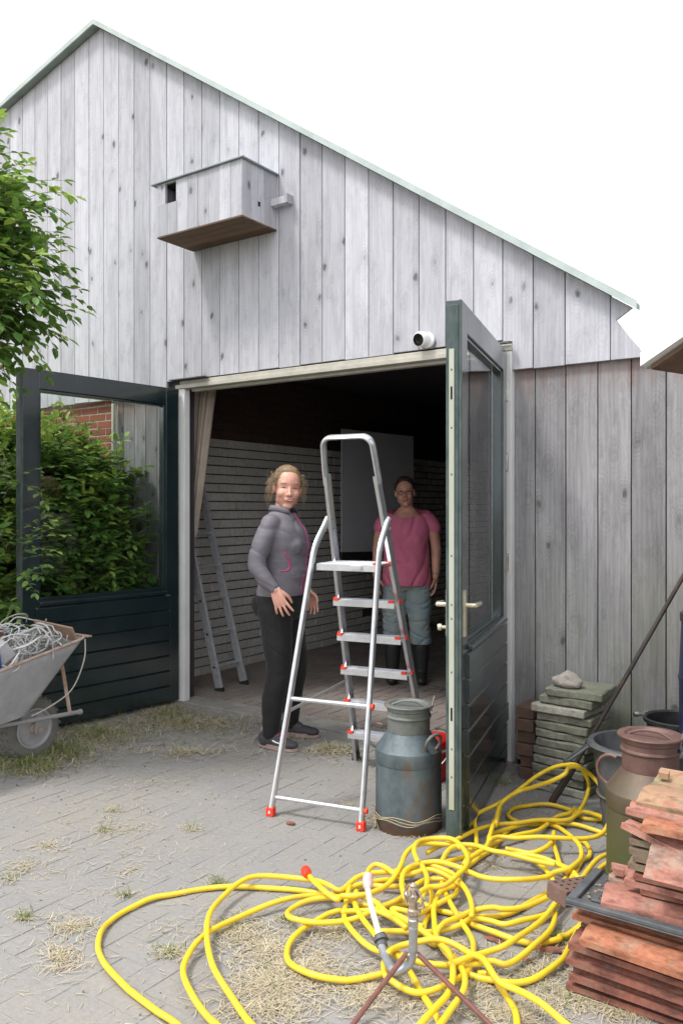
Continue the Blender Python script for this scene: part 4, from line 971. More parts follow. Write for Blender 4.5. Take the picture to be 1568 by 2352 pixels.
# ================================================================== WHEELBARROW
wb = thing('wheelbarrow', 'old galvanised wheelbarrow with rusty rim filled with cables at the left edge', 'wheelbarrow', (-4.20, 2.95, 0))
M['galv'] = plain('stained_galvanised_steel', (.40, .40, .41), (.28, .28, .29), .5, 7, metal=.25, detail=8, bump=.15)
M['rustrim'] = plain('rusty_rim', (.34, .19, .12), (.46, .40, .36), .7, 25, detail=6)
M['rubber'] = plain('dusty_rubber', (.12, .12, .11), (.17, .165, .15), .85, 16, detail=7, bump=.3)
xn, xf_ = -3.98, -4.48             # near and far side of the tray
nfr = X(203, 1462, xn); nbk = X(24, 1532, xn)
rimdir = (nbk-nfr).normalized()
rear = nfr+rimdir*1.05
bn = X(72, 1640, xn-.06); brear = X(-70, 1690, xn-.06)
ff, fr_ = Vector((xf_, nfr.y, nfr.z)), Vector((xf_, rear.y, rear.z))
bfn = Vector((xf_+.06, bn.y, bn.z)); brf = Vector((xf_+.06, brear.y, brear.z))
def patch(mb, a, b_, c, d, n=6, out=Vector((0, 0, 0)), th_=.003):
    pass
b = MB()
rim = [nfr, ff, fr_, rear]; bot = [bn, bfn, brf, brear]
# rounded loops between bottom and rim
def loop(t):
    L4 = [bot[i].lerp(rim[i], t) for i in range(4)]; out = []
    for i in range(4):
        p, c, q = L4[i-1], L4[i], L4[(i+1) % 4]; rr = .07
        a = c+(p-c).normalized()*rr; e = c+(q-c).normalized()*rr
        for k in range(5): s = k/4; out.append((a*(1-s)+c*s)*(1-s)+(c*(1-s)+e*s)*s)
    return out
loops = [loop(t/6) for t in range(7)]; vs = []; fs = []; m = len(loops[0])
for l in loops: vs += l
for i in range(6):
    for k in range(m): l = (k+1) % m; fs.append((i*m+k, i*m+l, (i+1)*m+l, (i+1)*m+k))
fs.append(tuple(range(m))); b.add(vs, fs); o = obj('tray', b, M['galv'], wb, smooth=True)
sm_ = o.modifiers.new('thick', 'SOLIDIFY'); sm_.thickness = .003
b = MB(); b.tube(loops[-1], .0085, 8, closed=True); obj('rim', b, M['rustrim'], wb, smooth=True)
b = MB(); b.bar(nfr+Vector((.0, .01, .0)), ff+Vector((0, .01, 0)), .035, .008); obj('front_lip', b, M['rustrim'], wb)
# fork tubes
for s, xx in ((0, xn-.13), (1, xf_+.10)):
    e = X(183, 1635, xn-.13); e = Vector((xx, e.y, e.z)); st_ = X(-60, 1678, xn-.13); st_ = Vector((xx, st_.y, st_.z))
    b = MB(); b.tube([st_+(st_-e)*1.0, st_, e], .013, 10); b.tube([e, e+(e-st_).normalized()*.012], .017, 10); b.tube([e-Vector((.02, .02, 0)), e+Vector((.025, -.02, .0))], .008, 8); obj('frame_tube', b, M['galv'], wb, smooth=True)
    up0 = nfr.lerp(bn, .22); up0 = Vector((xx, up0.y-.015, up0.z))
    b = MB(); lo0 = st_.lerp(e, .90); b.bar(Vector((xx, lo0.y, lo0.z)), Vector((xx, up0.y-.01, up0.z)), .022, .006, up=(1, 0, 0)); obj('strut', b, M['rustrim'], wb)
    if s == 0:
        leg0 = st_+(st_-e)*.6
    b = MB(); q = st_+(st_-e)*.55; b.tube([q, Vector((xx, q.y-.05, 0.01))], .012, 8); obj('leg', b, M['galv'], wb, smooth=True)
    b = MB(); b.tube([q+(st_-e)*.4, q+(st_-e)*1.4+Vector((0, 0, .18))], .014, 8); obj('handle', b, M['rustrim'], wb, smooth=True)
# wheel: axle along x
wc = Vector((xn-.26, 0, .185)); q = X(84, 1671, xn-.20); wc.y = q.y; wc.z = .178
Rx = Matrix.Rotation(R(90), 4, 'Y')
wh = MB(); prof = [(.118, -.045), (.140, -.05), (.162, -.046), (.175, -.03), (.179, 0), (.175, .03), (.162, .046), (.140, .05), (.118, .045), (.112, .03), (.112, -.03)]
n = 56; vs = []; fs = []
for i, (r, z) in enumerate(prof):
    for k in range(n):
        a = 2*math.pi*k/n; vs.append(wc+Vector((z, r*math.cos(a), r*math.sin(a))))
for i in range(len(prof)):
    i2 = (i+1) % len(prof)
    for k in range(n): l = (k+1) % n; fs.append((i*n+k, i*n+l, i2*n+l, i2*n+k))
wh.add(vs, fs)
for k in range(28):
    a = 2*math.pi*k/28
    for zz in (-.022, .022): wh.box(wc+Vector((zz, .176*math.cos(a), .176*math.sin(a))), (.034, .012, .016), Matrix.Rotation(a, 3, 'X'))
whl = obj('wheel', wh, M['rubber'], wb, smooth=True)
b = MB(); b.lathe([(.117, .038), (.117, .049), (.106, .051), (.098, .043), (.094, .034), (.112, .028)], wc, 48, M=Rx)
b.lathe([(.117, -.046), (.112, -.03), (.098, -.03), (.10, -.04)], wc, 48, M=Rx); obj('rim', b, M['galv'], whl, smooth=True)
b = MB(); b.lathe([(.045, .016), (.045, .02), (.0, .02)], wc, 32, M=Rx)
for k in range(16):
    a = 2*math.pi*k/16; b.bar(wc+Vector((.026, .035*math.cos(a), .035*math.sin(a))), wc+Vector((.032, .103*math.cos(a), .103*math.sin(a))), .009, .003, up=(1, 0, 0))
obj('spoke', b, M['steel'], whl) 
b = MB(); b.lathe([(.03, -.06), (.03, .05), (.022, .055), (.014, .06), (.014, .10), (.0, .10)], wc, 24, M=Rx); obj('hub', b, M['rustrim'], whl, smooth=True)
b = MB(); b.bar(wc+Vector((.085, 0, -.02)), wc+Vector((.085, 0, .09)), .05, .006, up=(1, 0, 0)); obj('axle_bracket', b, M['galv'], wb); b = MB(); b.bar(wc+Vector((-.085, 0, -.02)), wc+Vector((-.085, 0, .09)), .05, .006, up=(1, 0, 0)); obj('axle_bracket', b, M['galv'], wb)
b = MB(); a = nfr+Vector((.01, -.03, -.01)); b.tube(spline([a, a+Vector((.01, -.01, -.10)), a+Vector((-.0, -.05, -.22)), a+Vector((-.02, -.10, -.30)), a+Vector((-.05, -.2, -.36)), a+Vector((-.08, -.3, -.40))], 5), .004, 6)
obj('cord', b, plain('dirty_cord', (.45, .42, .36), (.34, .31, .27), .9, 70), None, label='dirty string hanging from the front lip of the wheelbarrow', cat='cord')
# load: cable tangle, cardboard, board, bottle
cc = (nfr+ff+rear+fr_)/4
random.seed(21)
b = MB(); base_c = nfr.lerp(fr_, .27); base_c.x = (xn+xf_)/2+.03
for k in range(60):
    c = base_c+Vector((random.uniform(-.17, .2), random.uniform(-.25, .15), random.uniform(-.04, .06))); c.z += .05*(1-abs(c.y-base_c.y-.05)/.3)
    rr = random.uniform(.04, .11); nrm = Euler((random.uniform(-1.1, 1.1), random.uniform(-1.1, 1.1), random.random()*6)).to_matrix()
    pts = []
    turns = random.uniform(.5, 1.5); m = 14
    for q in range(m):
        a = 2*math.pi*turns*q/m; pts.append(c+nrm @ Vector((rr*math.cos(a)*random.uniform(.8, 1.1), rr*math.sin(a)*random.uniform(.7, 1.1), .02*math.sin(q))))
    b.tube(spline(pts, 2), random.choice([.0035, .0045, .006]), 6)
for k in range(26):
    c = base_c+Vector((random.uniform(-.15, .2), random.uniform(-.22, .2), random.uniform(0, .1))); d = Vector((random.uniform(-.1, .1), random.uniform(-.12, .12), random.uniform(-.04, .08)))
    b.tube(spline([c-d, c+Vector((.01, .0, .03)), c+d], 4), .004, 6)
cab = NT('grey_white_cable'); cab.col(cab.mix(cab.rnd(), (.60, .60, .58), (.34, .34, .34))); cab.set(Roughness=.5)
obj('cable_bundle', b, cab.m, None, smooth='all', label='tangled heap of grey and white electric cable in the wheelbarrow', cat='cable', loc=tuple(base_c))
b = MB(); c = base_c+Vector((.02, .20, .085)); b.box(c, (.30, .10, .012), Euler((R(-58), R(6), R(10))).to_matrix()); obj('cardboard', b, plain('brown_cardboard', (.40, .27, .19), (.32, .21, .15), .9, 14), None, label='torn brown cardboard piece sticking up at the front of the wheelbarrow', cat='cardboard', bevel=.003)
b = MB(); c = base_c+Vector((-.02, -.20, .07)); b.box(c, (.05, .20, .10), Euler((R(8), R(-30), R(15))).to_matrix()); obj('wood_block', b, plain('red_brown_board', (.20, .10, .07), (.15, .075, .055), .85, 14), None, label='reddish brown board piece behind the cables in the wheelbarrow', cat='board', bevel=.004)
bo = thing('spray_can', 'white spray can with orange cap lying at the left end of the wheelbarrow', 'spray can', tuple(base_c+Vector((.07, -.30, .10))))
q0 = Vector(bo.location); dd = Vector((.15, .28, .55)).normalized()
b = MB(); b.tube([q0-dd*.12, q0, q0+dd*.01, q0+dd*.02], [.032, .032, .028, .022], 16); obj('body', b, M['offwhite'], bo, smooth=True)
b = MB(); b.tube([q0+dd*.02, q0+dd*.05, q0+dd*.055], [.024, .024, .015], 16); obj('cap', b, plain('orange_cap', (.75, .13, .02), None, .4, bump=0), bo, smooth=True)
b = MB(); q = X(30, 1580, xn-.05)
b.box(base_c+Vector((.14, -.24, .02)), (.09, .12, .10), Euler((R(40), R(10), R(-15))).to_matrix()); obj('grey_box', b, plain('light_grey_plastic', (.42, .42, .43), (.35, .35, .36), .5, 20), None, label='light grey plastic box tilted beside the cables in the wheelbarrow', cat='box', bevel=.006)
b = MB(); b.box(base_c+Vector((.185, -.33, -.01)), (.07, .10, .09), Euler((R(20), R(20), R(5))).to_matrix()); obj('blue_box', b, plain('blue_plastic', (.02, .09, .38), None, .4), None, label='small blue plastic box at the left edge of the wheelbarrow load', cat='box', bevel=.006)

# ================================================================== SCREEN AND CURTAIN INSIDE
p0 = X(785, 985, -4.62); p1 = X(940, 1003, -4.55); 
b = MB(); b.poly([(-4.62, p0.y, p0.z), (-4.50, p1.y, p1.z), (-4.50, p1.y, 1.0), (-4.62, p0.y, 1.03)], (-.012, 0, 0))
scr = thing('white_screen', 'pale hanging screen panel in the dark behind the step ladder', 'screen', (-4.6, 7.2, 1.0))
obj('panel', b, plain('screen_cloth', (.52, .53, .56), (.48, .49, .52), .6, 4, bump=.02), scr)
b = MB(); b.poly([(-4.61, p0.y-.01, 1.03), (-4.49, p1.y+.01, 1.0), (-4.49, p1.y+.01, .93), (-4.61, p0.y-.01, .95)], (-.04, 0, 0)); obj('bottom_bar', b, M['black'], scr)
b = MB(); N = 60; vs = []; fs = []; rows = 26
tl, tr_ = Vector((-4.74, 4.66, 2.40)), Vector((-4.47, 4.72, 2.40)); bl, br_ = Vector((-4.72, 4.70, 1.22)), Vector((-4.67, 4.70, 1.22))
for i in range(rows+1):
    t = i/rows; l = tl.lerp(bl, t); r_ = tr_.lerp(br_, t**.70)
    for k in range(N+1):
        s = k/N; p = l.lerp(r_, s); amp = .026*(1-.35*t)
        p = p+Vector((.008*math.sin(s*19+2*t), amp*math.sin(s*38+.9*math.sin(s*7)+t*1.2)+.012*math.sin(s*13), 0)); vs.append(p)
for i in range(rows):
    for k in range(N): a = i*(N+1)+k; fs.append((a, a+1, a+N+2, a+N+1))
b.add(vs, fs); cur = obj('curtain', b, plain('beige_curtain_cloth', (.52, .44, .37), (.42, .35, .29), .9, 6, bump=.1), None, smooth='all', label='beige curtain gathered to the left side inside the doorway', cat='curtain', loc=(-4.5, 4.7, 1.2))
md = cur.modifiers.new('t', 'SOLIDIFY'); md.thickness = .003

# ================================================================== FOLIAGE
def leaf_mat(name, c1, c2, c3):
    a = NT(name); r = a.rnd()
    c = a.mix(a.ramp(r, [(.0, 0.0), (.62, 1.0)]), c1, c2); c = a.mix(a.ramp(r, [(.80, 0.0), (.97, 1.0)]), c, c3)
    a.col(c); a.set(Roughness=.42); a.b.inputs['Specular IOR Level'].default_value = .45
    tl_ = a.n('ShaderNodeBsdfTranslucent'); a.l(a.mix(.35, c, (.30, .45, .05)), tl_.inputs[0])
    m_ = a.n('ShaderNodeMixShader'); m_.inputs[0].default_value = .30; a.l(a.b.outputs[0], m_.inputs[1]); a.l(tl_.outputs[0], m_.inputs[2]); a.l(m_.outputs[0], a.out.inputs[0])
    return a.m
M['leaf'] = leaf_mat('hornbeam_leaves', (.08, .17, .045), (.17, .31, .065), (.42, .52, .11))
M['leaf2'] = leaf_mat('tree_leaves', (.055, .13, .032), (.14, .28, .055), (.42, .54, .12))
M['bark'] = plain('grey_brown_bark', (.12, .10, .075), (.07, .06, .045), .9, 20, bump=.5)
def leaf(mb, p, d, n, L, Wd, rnd):
    d = d.normalized(); s = d.cross(n).normalized(); n = s.cross(d)
    q = [p, p+d*L*.28+s*Wd*.42+n*L*.05, p+d*L*.68+s*Wd*.38+n*L*.04, p+d*L-n*L*.08, p+d*L*.68-s*Wd*.38+n*L*.04, p+d*L*.28-s*Wd*.42+n*L*.05, p+d*L*.3-n*L*.02, p+d*L*.68-n*L*.03]
    mb.add(q, [(0, 6, 1), (1, 6, 7, 2), (2, 7, 3), (0, 5, 6), (5, 4, 7, 6), (4, 3, 7)], rnd)
def foliage(name, centers, nt_, L, out_bias, rootobj, mat, twig_r=.0022, droop=.25, young=.25, shell=.55, inside=None):
    """centers: [(centre, radii)]"""
    lm = MB(); tm = MB(); vol = [r[0]*r[1]*r[2] for c, r in centers]
    for i in range(nt_):
        c, r = random.choices(centers, vol)[0]
        v = Vector((random.gauss(0, 1), random.gauss(0, 1), random.gauss(0, 1))).normalized(); k = random.uniform(shell, 1)**.6
        p = Vector(c)+Vector((v.x*r[0], v.y*r[1], v.z*r[2]))*k
        if inside and not inside(p): continue
        d = (v*out_bias+Vector((random.uniform(-1, 1), random.uniform(-1, 1), random.uniform(-.6, .8)))*.8+Vector((0, 0, .15))).normalized()
        n_ = random.randint(5, 9); tl_ = random.uniform(.16, .34); pts = [p]; q = p.copy(); dd = d.copy()
        yng = random.random() < young*(.4+1.4*max(0, v.z+.2))*(1.5 if k > .85 else .4)
        side = 1
        for j_ in range(n_):
            q = q+dd*tl_/n_; dd = (dd+Vector((random.uniform(-.12, .12), random.uniform(-.12, .12), -droop*.25))).normalized(); pts.append(q.copy())
            if inside and not inside(q): break
            sd_ = dd.cross(Vector((0, 0, 1))); sd_ = sd_.normalized() if sd_.length > .1 else Vector((1, 0, 0))
            side = -side
            ld = (dd*.55+sd_*side*.9+Vector((0, 0, random.uniform(-.45, .15)))).normalized()
            nn = (Vector((0, 0, 1))+Vector((random.uniform(-.5, .5), random.uniform(-.5, .5), 0))+v*.25).normalized()
            l_ = L*random.uniform(.65, 1.2)*(1-.35*j_/n_)
            rn = random.uniform(.82, 1) if (yng and j_ > n_*.35) else random.uniform(0, .8)
            leaf(lm, q, ld, nn, l_, l_*.58, rn)
        leaf(lm, q, dd, Vector((0, 0, 1)), L*.7, L*.4, .9 if yng else random.uniform(.2, .8))
        if len(pts) > 1: tm.tube(pts, [twig_r*(1-.6*i_/len(pts)) for i_ in range(len(pts))], 4)
    o1 = obj(name, lm, mat, rootobj, fixn=False); o2 = obj('twig', tm, M['bark'], rootobj, fixn=False); return o1
random.seed(5)
hd = thing('hedge', 'dense green hornbeam hedge growing against the brick wall behind the left door', 'hedge', (-5.6, 3.8, 0))
def in_h(p):
    if p.y > YW-.06: return False
    if p.x > -4.76 and 3.02 < p.y: return False
    if p.x > -4.50: return False
    return p.z > .05
H = [((-5.25, 3.75, .75), (.52, .62, .75)), ((-5.45, 3.7, 1.35), (.55, .66, .62)), ((-5.95, 3.6, 1.25), (.7, .8, .75)), ((-5.15, 4.05, 1.05), (.36, .36, .50)), ((-6.6, 3.5, 1.2), (.8, .8, .85)), ((-5.12, 4.08, 1.42), (.36, .34, .42)), ((-5.5, 4.0, 1.65), (.4, .4, .35)), ((-5.15, 3.15, .9), (.45, .45, .75)), ((-5.0, 3.9, .6), (.25, .45, .5))]
foliage('leaves', H, 5200, .108, .9, hd, M['leaf'], young=.30, inside=in_h, shell=.6)
b = MB()
for k in range(14):
    x_ = random.uniform(-6.6, -4.95); y_ = random.uniform(3.3, 4.1); pts = [Vector((x_, y_, 0))]
    for j_ in range(5): pts.append(pts[-1]+Vector((random.uniform(-.08, .08), random.uniform(-.08, .08), .3)))
    b.tube(spline(pts, 3), [.018-.0010*i for i in range(16)], 6)
obj('trunk', b, M['bark'], hd, smooth=True)
random.seed(11)
tc = P(-290, 600, 4.7)
trr = thing('tree', 'leafy tree with fresh green branches hanging in at the upper left', 'tree', (tc.x, tc.y, 0))
T_ = []
for (px, py, dd, rx_, rz_) in ((-40, 600, 4.5, .36, .42), (30, 480, 4.6, .28, .22), (60, 640, 4.5, .28, .22), (20, 740, 4.4, .30, .17), (-80, 420, 4.7, .36, .30), (-150, 650, 4.5, .45, .50), (-300, 560, 4.7, .6, .8), (95, 560, 4.6, .16, .16), (-60, 830, 4.3, .22, .14), (-350, 800, 4.6, .5, .5), (100, 700, 4.5, .16, .10)):
    T_.append((P(px-78, py-12, dd), (rx_, rx_, rz_)))
foliage('crown', T_, 3300, .100, 1.0, trr, M['leaf2'], young=.6, shell=.25, droop=.35)
b = MB(); b0 = Vector((tc.x, tc.y, 0)); pts = spline([b0, b0+Vector((.03, .02, 1)), b0+Vector((-.02, .03, 2)), b0+Vector((.05, 0, 3)), b0+Vector((.08, .05, 3.9))], 4)
b.tube(pts, [.075-.0035*i for i in range(len(pts))], 10)
for (c, r) in T_: 
    s0 = b0+Vector((0, 0, max(1.2, c.z-.5))); b.tube(spline([s0, s0.lerp(c, .5)+Vector((0, 0, .08)), c+Vector((.03, 0, 0))], 4), [.026-.0022*i for i in range(9)], 6)
obj('trunk', b, M['bark'], trr, smooth=True)
# overhanging twig in front of left door leaf
random.seed(3)
foliage('leaves', [(P(35, 1110, 5.0), (.10, .10, .10)), (P(20, 1300, 5.0), (.16, .14, .22)), (P(15, 1180, 5.05), (.10, .10, .2))], 34, .070, 1.0, hd, M['leaf'], young=.8, shell=.3)

# ================================================================== GRASS AND STRAW
def grass_mat(name, c1, c2, c3):
    a = NT(name); r = a.rnd(); c = a.mix(a.ramp(r, [(.0, 0.0), (.6, 1.0)]), c1, c2); c = a.mix(a.ramp(r, [(.7, 0.0), (1.0, 1.0)]), c, c3); a.col(c); a.set(Roughness=.75); return a.m
M['straw'] = grass_mat('dry_straw', (.52, .45, .32), (.42, .35, .23), (.60, .54, .41))
M['grass'] = grass_mat('short_green_grass', (.09, .14, .03), (.16, .21, .06), (.30, .28, .12))
random.seed(9)
def blade(mb, p, az, L, wd_, lift, bend=.3):
    d = Vector((math.cos(az), math.sin(az), 0)); s = Vector((-d.y, d.x, 0))*wd_/2
    a = p; m1 = p+d*L*.5+Vector((0, 0, lift*L*.7)); m2 = p+d*L*(1-.15*bend)+Vector((0, 0, max(.0, lift*L*(1-bend))))+s*random.uniform(-6, 6)
    mb.add([a-s, a+s, m1+s*.8, m1-s*.8, m2], [(0, 1, 2, 3), (3, 2, 4)])
dens = []
st = MB(); gr = MB()
def patch(px, py, rx_, ry_, n_s, n_g, L=(.02, .07)):
    c = G(px, py); ex = G(px+rx_, py)-c; ey = G(px, py-ry_)-c
    for i in range(n_s+n_g):
        rr = min(1.6, abs(random.gauss(0, .55))); a = random.random()*6.283
        p = c+ex*rr*math.cos(a)+ey*rr*math.sin(a)
        if -4.60 < p.x < -1.9 and p.y > 4.34: continue
        if p.y > YW-.03 and not (-4.6 < p.x < -1.9): continue
        far = 1.7 if py < 1790 else 1
        if i < n_s: p.z = random.uniform(0, .008*far); blade(st, p, random.random()*6.283, random.uniform(*L)*far, random.uniform(.0015, .003)*far, random.uniform(.0, .18)*far)
        else: p.z = -.004; blade(gr, p, random.random()*6.283, random.uniform(.012, .034)*far*1.2, random.uniform(.0018, .0032)*far, random.uniform(.4, 1.4))
for a_ in [  # px, py, rx, ry, straw, green
    (430, 1665, 240, 28, 1500, 300), (230, 1690, 120, 30, 1000, 500), (130, 1730, 110, 28, 900, 800), (60, 1760, 90, 26, 700, 800), (380, 1640, 80, 20, 500, 200), (760, 1725, 90, 20, 450, 90), (640, 1690, 60, 20, 260, 40),
    (800, 1850, 90, 20, 160, 10), (240, 1908, 30, 14, 90, 90), (260, 1862, 25, 10, 60, 40), (440, 1905, 35, 12, 80, 60), (110, 1945, 40, 14, 140, 25), (280, 1905, 150, 60, 260, 10), (60, 1990, 90, 40, 260, 20), (290, 2058, 26, 9, 40, 90), (55, 2110, 32, 14, 60, 130), (500, 2030, 28, 14, 40, 130),
    (170, 2130, 70, 30, 380, 40), (140, 2200, 60, 50, 420, 30), (390, 2190, 50, 22, 180, 130), (540, 2140, 110, 45, 900, 110), (620, 2180, 120, 60, 900, 40), (620, 2260, 120, 60, 1500, 90), (700, 2230, 140, 70, 1600, 60), (600, 2320, 160, 40, 900, 30), (760, 2140, 80, 40, 420, 60), (850, 2280, 120, 60, 1100, 60), (1000, 2300, 120, 60, 900, 40),
    (840, 2120, 60, 26, 240, 60), (1100, 2260, 120, 50, 700, 80), (1230, 2240, 90, 50, 700, 160), (1280, 2160, 60, 25, 160, 200), (1330, 2290, 110, 40, 1300, 200), (1450, 2320, 120, 35, 1400, 260), (1180, 2330, 120, 40, 900, 60), (1050, 2010, 60, 20, 120, 20), (1160, 1800, 60, 22, 60, 260), (1130, 1990, 120, 60, 160, 10), (1250, 2180, 60, 60, 200, 80), (350, 1800, 300, 90, 260, 10), (300, 2000, 350, 150, 420, 10), (850, 2050, 120, 50, 160, 10), (1180, 1850, 90, 40, 120, 10), (420, 1730, 200, 20, 260, 30),
    (1420, 2270, 60, 20, 300, 260), (20, 2020, 40, 20, 60, 60), (1070, 2180, 80, 40, 200, 20), (655, 2110, 25, 10, 40, 70), (950, 1925, 60, 10, 60, 5)]:
    patch(*a_[:4], int(a_[4]*(1.15 if a_[1] < 1790 else .65)), int(a_[5]*(1.2 if a_[1] < 1790 else .6)))
for i in range(9000):     # stray straw
    p = Vector((random.uniform(-6.5, 1.5), random.uniform(.6, 4.3), random.uniform(.001, .004)))
    blade(st, p, random.random()*6.283, random.uniform(.01, .05), random.uniform(.0012, .0028), random.uniform(0, .08))
for i in range(26):
    c = G(random.uniform(500, 1500), random.uniform(2180, 2340)); az = random.random()*6.28; d = Vector((math.cos(az), math.sin(az), 0))
    st.tube(spline([c, c+d*.09+Vector((0, 0, .012)), c+d*.2+Vector((-d.y*.02, d.x*.02, .006))], 3), .0011, 4)
obj('straw', st, M['straw'], kind='stuff', fixn=False); obj('grass', gr, M['grass'], kind='stuff', fixn=False)
# crumbs and chips
b = MB()
for i in range(900):
    x_ = random.uniform(-5.5, .6); y_ = random.uniform(1.0, 4.4); s_ = random.uniform(.002, .007)
    b.box((x_, y_, .0015), (s_, s_*1.4, s_*.5), Matrix.Rotation(random.random()*3, 3, 'Z'))
dr_m = NT('loose_grit'); dr_m.col(dr_m.mix(dr_m.rnd(), (.06, .05, .04), (.42, .38, .33))); dr_m.set(Roughness=.9)
obj('grit', b, dr_m.m, kind='stuff')
def bit(name, px, py, size, rz, m, lbl, cat):
    bm = bmesh.new(); bmesh.ops.create_icosphere(bm, subdivisions=2, radius=.5)
    for v in bm.verts:
        v.co += mnoise.noise_vector(v.co*3+Vector((px, 0, 0)))*.25; v.co.x *= size[0]; v.co.y *= size[1]; v.co.z = max(v.co.z, -.3)*size[2]
    me = bpy.data.meshes.new(name); bm.to_mesh(me); bm.free(); o = obj(name, me, m, None, label=lbl, cat=cat); p = G(px, py); o.location = (p.x, p.y, size[2]*.3+.002); o.rotation_euler = (0, 0, R(rz))
bit('tile_chip', 668, 1895, (.05, .025, .018), 10, TM['terra'], 'small reddish tile chip on the paving between ladder foot and hose', 'tile chip')
bit('tile_chip', *Z4(1120, 955), (.08, .03, .008), 0, TM['terra'], 'thin red-brown tile chip lying inside the yellow hose loops', 'tile chip')
bit('tile_chip', *Z3(420, 1250), (.13, .035, .02), 25, TM['terra'], 'longish dark red tile fragment left of the tile pile', 'tile chip')
bit('tile_chip', *Z3(200, 1330), (.03, .02, .01), 0, TM['orange'], 'tiny orange chip in the grass beside the tile pile', 'tile chip')
bit('dry_leaf', *Z5(640, 490), (.045, .025, .012), 20, plain('pinkish_dry_leaf', (.42, .22, .15), (.3, .15, .1), .8, 30), 'dry pinkish leaf lying against the outer hose loop', 'leaf')
# ================================================================== PEOPLE
def loft(mb, secs, n=28):     # secs: (x, y, z, rx, ry) horizontal ellipses
    vs = []; fs = []
    for (x, y, z, rx, ry) in secs:
        for k in range(n): a = 2*math.pi*k/n; vs.append((x+rx*math.cos(a), y+ry*math.sin(a), z))
    for i in range(len(secs)-1):
        for k in range(n): l = (k+1) % n; fs.append((i*n+k, i*n+l, (i+1)*n+l, (i+1)*n+k))
    fs.append(tuple(range(n-1, -1, -1))); m = (len(secs)-1)*n; fs.append(tuple(m+k for k in range(n)))
    mb.add(vs, fs)
def smooth_secs(secs, sub=4):
    out = []
    for i in range(len(secs)-1):
        p0, p1, p2, p3 = secs[max(i-1, 0)], secs[i], secs[i+1], secs[min(i+2, len(secs)-1)]
        for k in range(sub):
            t = k/sub; out.append(tuple(.5*((2*b)+(c-a)*t+(2*a-5*b+4*c-d)*t*t+(3*b-a-3*c+d)*t**3) for a, b, c, d in zip(p0, p1, p2, p3)))
    out.append(secs[-1]); return out
def limb(mb, pts, rs, n=18, sub=6, ends=True):
    P3 = [Vector(p) for p in pts]; q = spline([(p.x, p.y, p.z) for p in P3], sub)
    rr = []
    for i in range(len(rs)-1):
        for k in range(sub): t = k/sub; t = t*t*(3-2*t); rr.append(rs[i]*(1-t)+rs[i+1]*t)
    rr.append(rs[-1]); mb.tube(q, rr, n)
    if ends: mb.ell(P3[0], (rs[0],)*3, None, n, 10); mb.ell(P3[-1], (rs[-1],)*3, None, n, 10)
def blob(name, mb, voxel=.006, smooth_=6, dents=None, cuts=None, folds=None):
    me = bpy.data.meshes.new(name); me.from_pydata([tuple(v) for v in mb.v], [], mb.f)
    o = bpy.data.objects.new(name, me); col.objects.link(o); fix_normals(me)
    r = o.modifiers.new('r', 'REMESH'); r.mode = 'VOXEL'; r.voxel_size = voxel; r.use_smooth_shade = True
    s = o.modifiers.new('s', 'SMOOTH'); s.factor = .5; s.iterations = smooth_
    bpy.context.view_layer.update(); dg = bpy.context.evaluated_depsgraph_get()
    m2 = bpy.data.meshes.new_from_object(o.evaluated_get(dg)); bpy.data.objects.remove(o); bpy.data.meshes.remove(me)
    m2.name = name
    N = len(m2.vertices); co = np.empty(N*3); m2.vertices.foreach_get('co', co); co = co.reshape(-1, 3)
    if dents:
        for c, sg, d in dents:
            dd = ((co-np.array(c))**2).sum(1); wgt = np.exp(-dd/(2*sg*sg)); co += wgt[:, None]*np.array(d)
    if folds is not None:
        nr = np.empty(N*3); m2.vertices.foreach_get('normal', nr); nr = nr.reshape(-1, 3); co += nr*folds(co)[:, None]
    m2.vertices.foreach_set('co', co.ravel()); m2.update()
    if cuts:
        b = bmesh.new(); b.from_mesh(m2)
        for c, n_ in cuts: bmesh.ops.bisect_plane(b, geom=b.verts[:]+b.edges[:]+b.faces[:], plane_co=c, plane_no=n_, clear_outer=True)
        b.to_mesh(m2); b.free()
    m2.polygons.foreach_set('use_smooth', [True]*len(m2.polygons)); m2.materials.clear()
    return m2
def bvh_of(me):
    return BVHTree.FromPolygons([v.co.copy() for v in me.vertices], [tuple(p.vertices) for p in me.polygons])
def hand(mb, Wp, d, n, s, curl=(.25, .3, .35, .4), spread=.10, k=1.0, thumb=.75):
    Wp = Vector(Wp); d = Vector(d).normalized(); n = Vector(n); n = (n-d*n.dot(d)).normalized(); s = Vector(s); s = (s-d*s.dot(d)-n*s.dot(n)).normalized()
    offs = (.031, .011, -.010, -.029); ln = (.070, .078, .072, .056); kn = (.086, .090, .086, .078)
    for i in range(4):
        K = Wp+d*kn[i]*k+s*offs[i]*k
        limb(mb, [Wp+s*offs[i]*.55*k+d*.005, (Wp+K)/2+s*offs[i]*.22*k+n*.002, K], [.0155*k, .0145*k, .0105*k], 10, 3)
        fd = (d+s*spread*(1.5-i)).normalized(); p = K; a = curl[i]*.5
        pts = [K]
        for q, fr_ in enumerate((.46, .30, .24)):
            dd = fd*math.cos(a)-n*math.sin(a); p = p+dd*ln[i]*fr_*k; pts.append(p); a += curl[i]
        limb(mb, pts, [.0095*k, .0086*k, .0080*k, .0066*k], 10, 3)
    t0 = Wp+d*.022*k+s*.022*k-n*.006; t1 = t0+(d*.62+s*thumb-n*.25).normalized()*.042*k; t2 = t1+(d*.85+s*thumb*.5-n*.35).normalized()*.030*k; t3 = t2+(d-n*.4).normalized()*.022*k
    limb(mb, [Wp+d*.006, t0, t1, t2, t3], [.015*k, .015*k, .0115*k, .0098*k, .0078*k], 10, 3)
